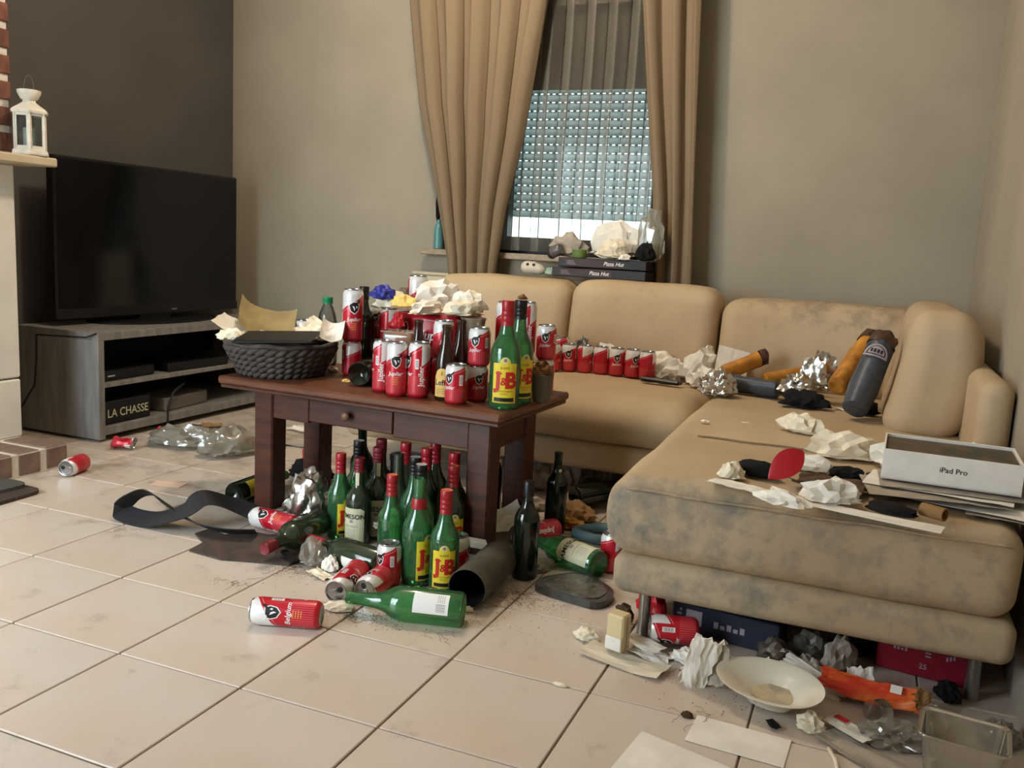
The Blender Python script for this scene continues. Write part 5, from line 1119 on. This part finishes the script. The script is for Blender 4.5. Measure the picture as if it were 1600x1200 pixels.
# ---------------------------------------------------------------- before and under the chaise
M = lying((1008, 976), (1078, 982), CR, -1.2, .115, z=.012); can(M, .115, 'red can lying under the chaise right of the steel leg')
nb = thing('navy_box', 'dark navy carton with white print lying under the chaise front', 'box', tuple(at(1130, 1012, z=0)+Vector((.0, .075, .002))), -.12)
part('carton', G().cbox(-.13, .13, -.05, .05, 0, .075, .002), mat('carton_navy', (36, 40, 58), .45), nb)
part('price_label', G().box(-.095, -.055, -.0508, -.0498, .025, .062), m_prg, nb)
part('faded_print', merge(*[G().box(-.118+.006*(k % 2), -.106, -.0508, -.0499, .022+.011*k, .028+.011*k) for k in range(4)], *[G().box(-.025+.016*k, -.014+.016*k, -.0508, -.0499, .030, .046-.006*(k % 2)) for k in range(5)]), m_prg, nb)
wb = thing('white_charger', 'yellowed white plug block standing before the steel chaise leg', 'adapter', tuple(at(961, 1024, z=0)+Vector((0, .015, .010))), -.25)
part('block', G().cbox(-.022, .022, -.020, .020, 0, .088, .004), mat('plastic_yellowed', (212, 194, 150), .5), wb); part('seam', G().box(-.0225, .0225, -.003, .003, .004, .084), m_pgr, wb); part('front_cap', G().cbox(-.021, .021, -.024, -.019, .004, .036, .002), m_pap, wb)
wad('tissue', 930, 1012, 0, (.035, .025, .03), 270, m_tis, 'stained tissue left of the yellowed plug block', 'tissue')
leaf('packaging_strip', 975, 1030, 0, .20, .075, 271, mat('lid_white', (214, 206, 186), .5), 'white plastic packaging strip lying before the steel leg', 'packaging', -.22, amp=.004, curl=.008, dz=.001)
leaf('paper_scrap', 975, 1020, 0, .10, .05, 279, m_pap, 'folded white card on the white packaging strip', 'card', -.5, amp=.004, dz=.02)
ps = thing('torn_carton', 'torn white paper cup standing on its edge left of the dish', 'paper cup', (2.135, -.190, .0), .1)
pw_ = paper(.07, .13, 272, .003, 0, torn=.25); 
part('torn_side', G().add([(x, z*3+.02*math.sin(y*14), y+.062) for x, y, z in pw_.v], pw_.f), m_pap, ps).rotation_euler = (.25, .3, .3)
part('torn_flap', G().add([(x+.05, z*3+.015*math.cos(y*20), y*.8+.052) for x, y, z in pw_.v], pw_.f), m_pgr, ps).rotation_euler = (-.15, -.15, -.2)
wad('tissue', 1062, 1040, 0, (.05, .03, .035), 273, m_pap, 'white torn paper left of the standing torn cup', 'tissue', -.3, sharp=.8)
ds = thing('dish', 'oval white porcelain dish with food remains on the floor', 'dish', (2.305, -.205, .012), -.25)
dg = G().lathe([(.035, .004), (.045, 0), (.050, .006), (.070, .022), (.098, .036), (.112, .040), (.113, .043), (.098, .041), (.062, .024), (.045, .014), (0, .012)], 40, cap=False); dg.lathe([(0, .006), (.035, .004)], 40, cap=False)
dg.v = [(x*(1.10 if r_ is None else 1.1), y*.84+.012*math.cos(2*math.atan2(y, x))*math.hypot(x, y)/.113*-1, z+.012*(x/.113)**2*(1 if math.hypot(x, y) > .06 else 0)) for x, y, z in dg.v for r_ in (None,)]
part('bowl', dg, mat('porcelain', (226, 220, 204), .18, spec=.6), ds, 60)
fr_ = G().lathe([(0, .0165), (.03, .0175), (.052, .0195)], 30, cap=False); fr_.v = [(x*1.1+.015, y*.8, z+.003*noise.noise((x*60, y*60, 1))) for x, y, z in fr_.v]; part('remains', fr_, mat('food_pale', (206, 188, 150), .5, noise_s=30, rgb2=(170, 160, 140)), ds, 60)
ds.rotation_euler = (.10, .0, -.25); ds.scale = (.90, .90, 1.0)
single('crumpled_paper', crumple(.09, .05, .022, 275, .6), m_pgr, 'flattened grey paper under the far side of the dish', 'paper', tuple(at(1225, 1095, z=0)+Vector((0, .06, 0))))
leaf('paper_sheet', 1147, 1155, 0, .185, .105, 276, m_pap, 'white card lying flat before the dish', 'card', -.05, amp=.0012, n=6)
leaf('black_scrap', 1208, 1136, 0, .02, .035, 277, m_black, 'small black scrap on the white card before the dish', 'scrap', .5, dz=.004, n=4)
pl0 = [at(1003, 1143, z=0), at(1140, 1200, z=0), at(1110, 1260, z=0), at(930, 1230, z=0)]
single('paper_sheet', G().poly([tuple(q.xy) for q in pl0][::-1], .0006, .0016), m_pap, 'clean white sheet at the bottom edge of the view', 'paper')
wad('dust_clump', 1083, 1128, 0, (.014, .012, .012), 278, m_grime, 'dark dust clump at the corner of the white card', 'dust')
wad('dust_clump', 874, 1073, 0, (.018, .007, .007), 280, m_tis, 'small pale scrap alone on the tiles', 'scrap', -.1)
# red and clear packs at the right
rw = thing('red_packet', 'torn orange red wrapper lying right of the dish', 'wrapper', tuple(at(1352, 1112, z=0)+Vector((0, .03, .03))), -.12)
part('sleeve', paper(.20, .055, 281, .010, .012, torn=.12), mat('packet_orange_red', (204, 52, 36), .35, noise_s=18, rgb2=(216, 110, 50)), rw).rotation_euler = (.55, 0, 0)
part('white_panel', rect(.022, .020), m_prw, rw).matrix_local = Matrix.Translation((.055, -.004, .024)) @ Matrix.Rotation(.55, 4, 'X')
part('end_flap', paper(.035, .05, 282, .004, .0, torn=.1), m_card, rw).matrix_local = Matrix.Translation((.105, .0, .012)) @ Matrix.Rotation(.7, 4, 'X') @ Matrix.Rotation(.5, 4, 'Y')
rb_ = thing('red_carton', 'dark red can carton with white lettering under the right of the chaise', 'carton', (2.60, .145, .002), -.15)
part('carton', G().cbox(-.10, .10, -.05, .06, 0, .095, .004), mat('carton_dark_red', (140, 22, 40), .4, noise_s=10, noise_a=.15), rb_)
for i, (t_, x, z, r_) in enumerate((('25', .0, .028, 0),)):
    g_ = text_g(t_, .012, bold=.01); c_, s_ = math.cos(r_), math.sin(r_); part('lettering', G().add([(a*c_-b*s_+x, -.0508, a*s_+b*c_+z) for a, b, q in g_.v], g_.f), m_prg, rb_)
part('faded_print', merge(*[G().box(-.065+.008*k, -.060+.008*k, -.0508, -.0499, .055, .068-.004*(k % 3)) for k in range(4)], *[G().box(.002, .014, -.0508, -.0499, .052+.008*k, .056+.008*k) for k in range(3)], *[G().box(.045+.007*k, .049+.007*k, -.0508, -.0499, .054+.003*k, .064+.003*k) for k in range(3)]), m_prg, rb_)
# clear food box, open end to the viewer
cb = thing('clear_food_box', 'open clear plastic food box at the bottom right corner', 'food box', (2.655, -.300, .001), -.2)
def ring(hx, hy, z, r=.018, k=5):
    o = []
    for sx_, sy_, a0 in ((1, 1, 0), (-1, 1, PI/2), (-1, -1, PI), (1, -1, 1.5*PI)):
        for t in np.linspace(a0, a0+PI/2, k): o.append((sx_*(hx-r)+r*math.cos(t), sy_*(hy-r)+r*math.sin(t), z))
    return o
lv = [ring(.060, .042, .001), ring(.064, .046, .012), ring(.072, .054, .070), ring(.078, .060, .072), ring(.079, .061, .070)]
g = G(); n_ = len(lv[0]); vs = [q for l in lv for q in l]; fs = [tuple(range(n_))[::-1]]
for i in range(len(lv)-1):
    for k in range(n_): fs.append((i*n_+k, i*n_+(k+1) % n_, (i+1)*n_+(k+1) % n_, (i+1)*n_+k))
part('tub', g.add(vs, fs), m_tub, cb, 50); part('rim', G().tube([(x, y, .071) for x, y, z in ring(.079, .061, 0)], .0022, 6, closed=True), m_tub, cb, 180)
cb.rotation_euler = (0, .0, -.12); cb.scale = (.95, 1.0, 1.25)
for i, (px, py, r_, h_, lab) in enumerate(((1400, 1150, .030, .040, 'clear plastic cup lying left of the open food box'), (1380, 1135, .026, .034, 'small clear cup behind the lying cup at the bottom right'))):
    p = foot(px, py, 0, r_); single('clear_cup', G().lathe([(r_*.75, 0), (r_*.8, .002), (r_, h_), (r_*1.06, h_+.002), (r_*1.06, h_+.004)], 22, cap=False).lathe([(0, .001), (r_*.75, 0)], 22, cap=False), m_tub, lab, 'cup', (p.x, p.y, .012), (.9+.3*i, .3, .4), 50)
wad('plastic_bag', 1420, 1195, 0, (.085, .05, .045), 285, m_film, 'crumpled clear plastic between the cups and the bottom edge', 'bag', .3, sub=4)
wad('plastic_bag', 1555, 1170, 0, (.05, .04, .05), 286, m_film, 'crumpled clear plastic right of the open food box', 'bag', 1.0, sub=4)
np_ = single('newspaper', paper(.20, .075, 287, .004, .006), m_pgr, 'folded grey newspaper lying left of the clear cups', 'newspaper', tuple(at(1335, 1165, z=0)+Vector((0, .0, .002))), (0, 0, -.62))
lf = thing('leaflet', 'white leaflet with a red heading on the newspaper', 'leaflet', tuple(at(1368, 1158, z=0)+Vector((0, 0, .016))), -.62)
part('sheet', paper(.095, .045, 288, .002), m_pap, lf); part('heading', rect(.030, .016), m_red, lf).location = (-.028, .012, .0052)
part('print', merge(*[rect(.05-.006*(k % 3), .0018, 0, .008, .006-.006*k) for k in range(4)]), m_prg, lf).location = (0, 0, .0052)
wad('tissue', 1302, 1165, 0, (.03, .025, .04), 289, m_tis, 'dirty cream tissue at the left end of the newspaper', 'tissue')
single('white_cable', G().tube([tuple(at(1303, 1160, z=.006)), tuple(at(1314, 1178, z=.006)), tuple(at(1318, 1195, z=.006)), tuple(at(1312, 1225, z=.006))], .0042, 6), m_tis, 'short cream cord curling down from the tissue at the bottom', 'cord', smooth=180)
# bits under the chaise
for i, (x, y, sx, sy, sz, m, lab) in enumerate(((2.38, .08, .05, .04, .06, m_film, 'clear plastic cup rubble under the middle of the chaise'), (2.42, .05, .05, .03, .09, m_pgr, 'grey torn paper standing under the chaise right of the clear plastic'), (2.36, .0, .07, .03, .03, m_pap, 'white paper slip under the chaise behind the red wrapper'), (2.31, .0, .05, .03, .06, m_foild, 'crumpled grey foil on the end of the navy carton'), (2.27, -.03, .07, .03, .03, m_pgr, 'grey wrapper behind the dish'), (2.25, .22, .07, .05, .08, m_red, 'red packet deep under the chaise'), (1.97, .16, .05, .04, .07, m_red, 'red crumpled pack behind the steel leg'), (2.10, .27, .06, .05, .075, m_black, 'black bag under the chaise behind the red can'), (2.48, .16, .07, .05, .08, m_black, 'black bag under the chaise beside the red carton'), (2.66, .02, .04, .03, .04, m_black, 'black wad at the right steel leg'), (1.92, .06, .03, .02, .05, m_grime, 'brown wad left of the steel leg'))):
    single('litter_wad', crumple(sx, sy, sz, 300+i, .65, 1.8), m, lab, 'litter', (x, y, Z0), (0, 0, i*.9))
for i, (x, y, z, w, h, rx, ry, rz, m, lab) in enumerate(((2.36, -.02, .015, .16, .05, .5, .2, -.5, m_pap, 'white paper strip slanting out from under the chaise behind the dish'), (2.47, -.04, .01, .06, .09, 1.0, .0, .3, m_pap, 'torn white paper standing under the chaise above the red wrapper'), (2.42, -.06, .005, .07, .05, .3, 0, .2, m_pgr, 'small printed grey card behind the red wrapper'), (2.22, -.04, .004, .12, .06, .2, .1, -.3, m_pgr, 'grey paper before the navy carton'), (2.05, -.10, .003, .10, .05, .1, .1, -.2, m_pap, 'white paper scrap before the lying red can'))):
    single('paper_scrap', paper(w, h, 330+i, .006, torn=.2), m, lab, 'paper', (x, y, z), (rx, ry, rz))
# ---------------------------------------------------------------- dirt that nobody could count
def dirt(name, spots, n, smin, smax, m, label, seed):
    r2 = random.Random(seed); g = G()
    for (px, py, sx, sy, w) in spots:
        c_ = at(px, py, z=0)
        for _ in range(int(n*w)):
            q = Vector((c_.x+r2.gauss(0, sx), c_.y+r2.gauss(0, sy), .0012)); s_ = r2.uniform(smin, smax)
            g.add([q+Vector((r2.uniform(-1, 1)*s_, r2.uniform(-1, 1)*s_, r2.uniform(0, .8)*s_)) for _ in range(4)], [(0, 1, 2), (0, 2, 3), (0, 3, 1), (1, 3, 2)])
    o = link(name, g.mesh(name, m)); tag(o, label, 'dirt', kind='stuff')
dirt('floor_dirt', [(480, 888, .08, .04, 4), (560, 962, .08, .025, 2.5), (790, 930, .07, .035, 4), (690, 962, .10, .02, 1.5), (420, 860, .12, .05, 1), (760, 940, .10, .05, 1.6), (830, 915, .10, .06, 1.6), (860, 850, .15, .10, 1.5), (620, 900, .15, .08, 2), (1000, 1040, .08, .03, .7), (1150, 1100, .08, .04, .6), (360, 912, .05, .02, .3), (300, 700, .3, .12, 1), (480, 700, .25, .15, 1.4)], 420, .0007, .0026, m_grime, 'dark crumbs and dust scattered over the tiles around the table', 9)
hr = G(); r3 = random.Random(5)
for px, py in ((475, 885), (490, 875), (470, 895), (195, 828), (780, 935), (800, 930), (690, 1000), (745, 945), (820, 925), (1085, 1125), (365, 912), (440, 890), (505, 905), (895, 915), (560, 965)):
    c_ = at(px, py, z=0)
    for k in range(6):
        a = r3.uniform(0, 6.28); p = Vector((c_.x+r3.gauss(0, .02), c_.y+r3.gauss(0, .015), .002)); pts = []
        for q in range(7): pts.append(p.copy()); a += r3.gauss(0, .7); p = p+Vector((math.cos(a)*.008, math.sin(a)*.008, 0)); p.z = max(.001, .002+r3.uniform(0, .004))
        hr.tube(pts, .0004, 3)
o = link('hair_clumps', hr.mesh('hair_clumps', m_grime)); tag(o, 'dark hair and lint clumps lying on the tiles', 'dirt', kind='stuff')
# ------------------------------------------------------------------ final settling, so that neighbours touch without sinking into each other
SETTLE = {
'lantern': (0.0051, 0.0052, 0.0023), 'set_top_box': (0, 0, 0.002), 'disc_player': (0, 0, 0.002), 'paper_sheet': (-0.0392, 0.0101, 0.005), 'envelope': (-0.0474, 0.016, 0), 'tablet': (-0.0244, -0.043, 0.0074), 'paper_sheet.001': (0.0144, -0.0475, 0.0062), 'paper_sheet.002': (0.0016, 0.0495, 0.0066), 'paper_sheet.003': (0.048, 0.0066, 0.0125), 'tissue': (-0.0401, -0.0168, 0.0246), 'tissue.001': (0.0464, -0.0091, 0.0161), 'padded_envelope': (0.0427, -0.0241, 0.0098), 'beer_can.002': (-0.0056, 0.0155, 0.0004), 'wine_bottle.001': (-0.0009, -0.0006, 0), 'beer_bottle': (-0.0015, 0.001, 0), 'beer_can.006': (0.0025, -0.0016, 0), 'beer_can.015': (-0.0009, 0.0029, 0), 'plastic_tub': (0.0022, -0.0034, 0), 'beer_can.017': (0.0024, -0.0018, 0), 'napkin': (-0.0479, -0.0145, 0.0001), 'napkin.001': (-0.0118, 0.0486, 0), 'napkin.002': (0.0488, 0.0107, 0), 'napkin.003': (0.0161, -0.0473, 0), 'napkin.004': (0.0037, -0.0499, 0), 'chip_bag': (-0.0242, -0.0438, 0), 'chip_bag.001': (0.0183, -0.0303, 0), 'chip_bag.002': (-0.0046, -0.0123, 0.0292), 'plastic_cup': (0.0123, -0.017, 0), 'flower_cone': (0.0324, 0.0104, 0), 'paper_wrap': (-0.0034, 0.0011, 0), 'dried_twig': (-0.0056, 0.0008, 0), 'dried_twig.001': (0.0022, 0.0113, 0), 'dried_twig.002': (0.0062, 0.0102, 0), 'dried_twig.003': (-0.014, 0.0098, 0), 'beer_can.027': (-0.001, 0.0027, 0), 'beer_can.028': (-0.0001, 0.0007, 0), 'beer_can.029': (0.0042, 0.0006, 0), 'beer_can.031': (-0.0004, 0.0011, 0), 'beer_can.032': (0.0057, -0.0017, 0), 'beer_can.033': (-0.0101, -0.0064, 0), 'crushed_can': (-0.0116, -0.0032, 0.002), 'foil_ball': (-0.0039, 0.0015, 0), 'tissue.003': (0.018, 0.0009, 0), 'crumpled_paper': (-0.0429, 0.0258, 0.0003), 'crumpled_paper.001': (0.0306, 0.0094, 0), 'crumpled_paper.002': (0.0001, -0.0208, 0), 'crumpled_paper.003': (0.0025, -0.0499, 0), 'paper_card': (0.0275, -0.0359, 0.0066), 'snack_tube': (0.0053, 0.0011, 0), 'snack_tube.002': (-0.0399, 0.011, 0.002), 'foil_ball.001': (-0.0007, -0, 0.008), 'foil_ball.002': (0.0482, -0.0132, 0), 'black_bag': (-0.0001, 0.0002, 0.01), 'magazine': (0.001, -0.0156, 0), 'paper_scrap': (0, 0.0001, 0.002), 'black_bag.001': (-0.0001, 0.0003, 0.01), 'napkin.005': (-0.0001, -0.0002, 0.006), 'tissue_scrap': (-0.002, 0.0003, 0), 'paper_sheet.004': (-0.0271, 0.0188, 0), 'napkin.006': (-0.0069, 0.0021, 0), 'napkin.007': (-0.012, 0.0039, 0), 'napkin.008': (-0.0288, 0.0187, 0), 'napkin.009': (-0.0089, -0.0108, 0), 'brown_bag': (-0.0066, -0.0009, 0), 'paper_sheet.005': (0.043, -0.0254, 0), 'blue_packet': (0.0179, 0.0014, 0), 'black_sock.001': (0.0152, 0.0046, 0), 'black_glove': (-0.0079, -0.0018, 0), 'paper_sheet.006': (0.0011, 0.0054, 0), 'paper_sheet.008': (0.0106, 0.0008, 0.0046), 'paper_sheet.009': (0.0007, 0.001, 0.0027), 'paper_sheet.011': (0.0153, -0.0144, 0), 'cardboard_tube': (0.012, 0.0002, 0), 'napkin.010': (-0.0186, -0.007, 0), 'napkin.011': (0.0143, 0.0479, 0.0016), 'napkin.012': (0.0311, -0.0322, 0.002), 'tissue.005': (0.0199, 0.0134, 0), 'paper_bag': (-0.05, 0.0005, 0), 'paper_bag.001': (0, 0.0156, 0), 'plastic_bag': (0.0499, -0.0032, 0), 'napkin.013': (-0.0033, 0.0015, 0), 'tissue.006': (0.0055, -0.0024, 0), 'green_tin': (0.001, -0.0028, 0), 'silver_jar': (-0.0222, -0.0238, 0), 'black_bag.002': (0.005, -0.0146, 0.0025), 'slipper': (-0.0036, 0, 0), 'plastic_wrapper': (0.006, -0, 0), 'crushed_can.003': (-0.0028, 0.001, 0), 'plastic_bag.001': (0.0017, -0.0006, 0), 'name_plaque': (0, 0, 0.002), 'cardboard_box': (0, 0, 0.002), 'black_cable': (-0.01, -0.0206, 0), 'torn_board': (-0.0015, 0.0004, 0), 'foil_bag': (-0.0032, 0.0051, 0), 'whisky_bottle.002': (-0.0218, -0.0308, 0), 'whisky_bottle.003': (-0.0134, 0.0099, 0), 'whisky_bottle.004': (-0.0031, 0.0111, 0), 'whisky_bottle.005': (0.0002, -0.0203, 0), 'whisky_bottle.006': (-0.0048, -0.0036, 0), 'whisky_bottle.007': (0.0054, 0.0126, 0), 'whisky_bottle.008': (0.024, -0.0004, 0), 'whisky_bottle.009': (0.0076, -0.024, 0.0016), 'whisky_bottle.010': (0.001, 0.0287, 0), 'whisky_bottle.011': (0.0049, 0.0121, 0), 'whisky_bottle.014': (0.0029, 0.0022, 0), 'whisky_bottle.018': (-0.0062, 0.013, 0), 'beer_can.036': (0.0019, -0.0161, 0), 'beer_can.037': (0.0178, -0.0062, 0), 'beer_can.038': (-0.0107, -0.0134, 0), 'plastic_bag.003': (-0.0494, -0.0077, 0), 'tissue.007': (0.0095, -0.0258, 0), 'paper_scrap.001': (0.005, -0.0135, 0), 'tissue.009': (0.001, -0.0089, 0), 'hair_brush': (-0.0419, -0.0078, 0.0014), 'black_tube': (-0.0066, -0.0116, 0), 'wine_bottle.006': (0.0014, 0.0089, 0), 'whisky_bottle.021': (-0.0053, -0.0011, 0), 'rubber_ring': (0.0066, -0.0029, 0), 'beer_can.041': (0.0088, 0.0018, 0), 'black_tray': (0.0259, -0.0386, 0), 'beer_can.044': (-0.0008, -0.0053, 0), 'paper_sheet.017': (-0.0234, 0.002, 0), 'matchbox': (0.0159, -0.0238, 0), 'crumpled_paper.004': (-0.0139, -0.003, 0), 'crumpled_paper.005': (0.0122, 0.0293, 0), 'crumpled_paper.008': (-0.002, -0.0118, 0), 'crumpled_paper.010': (-0.0093, -0.0154, 0), 'crumpled_paper.011': (-0.0202, 0.0057, 0), 'crumpled_paper.012': (0.023, -0.0009, 0), 'wrapper': (-0.0059, 0.0124, 0), 'crumpled_paper.013': (-0.014, -0.0108, 0), 'crumpled_paper.014': (0.0037, 0.0145, 0), 'crumpled_paper.016': (0.0049, -0.0262, 0), 'beer_can.045': (0.0161, -0.0118, 0.0009), 'tissue.010': (-0.0267, 0.0158, 0), 'packaging_strip': (0.0037, -0.0176, 0), 'paper_scrap.002': (0.0401, 0.0183, 0.0024), 'tissue.011': (0.0144, 0.001, 0), 'crumpled_paper.018': (-0.0229, -0.0234, 0), 'paper_sheet.018': (0.0083, -0.0035, 0), 'dust_clump': (-0.0138, 0.0058, 0), 'red_carton': (0.0162, -0.001, 0), 'clear_cup': (0.0434, 0.0249, 0), 'clear_cup.001': (-0.0258, 0.0108, 0), 'plastic_bag.004': (-0.0301, 0.0301, 0), 'newspaper': (0.0281, -0.0414, 0), 'leaflet': (-0.0495, -0.0068, 0), 'tissue.012': (-0.045, 0.0217, 0), 'white_cable': (-0.0087, -0.0278, 0), 'litter_wad': (-0.0221, 0.0291, 0), 'litter_wad.001': (0.0154, 0.0026, 0), 'litter_wad.002': (0.015, -0.0055, 0), 'litter_wad.003': (-0.0115, 0.0139, 0), 'litter_wad.004': (-0.0051, -0.0227, 0), 'litter_wad.005': (0.0036, 0.0048, 0), 'litter_wad.008': (-0.0178, 0.0073, 0), 'paper_scrap.003': (0.0206, -0.0426, 0), 'paper_scrap.004': (0.0112, 0.0057, 0), 'paper_scrap.005': (0.0475, -0.0157, 0), 'paper_scrap.006': (-0.0499, 0.0032, 0), 'paper_scrap.007': (-0.0238, 0.0012, 0), }
for n_, d_ in SETTLE.items():
    if n_ in bpy.data.objects: bpy.data.objects[n_].location += Vector(d_)
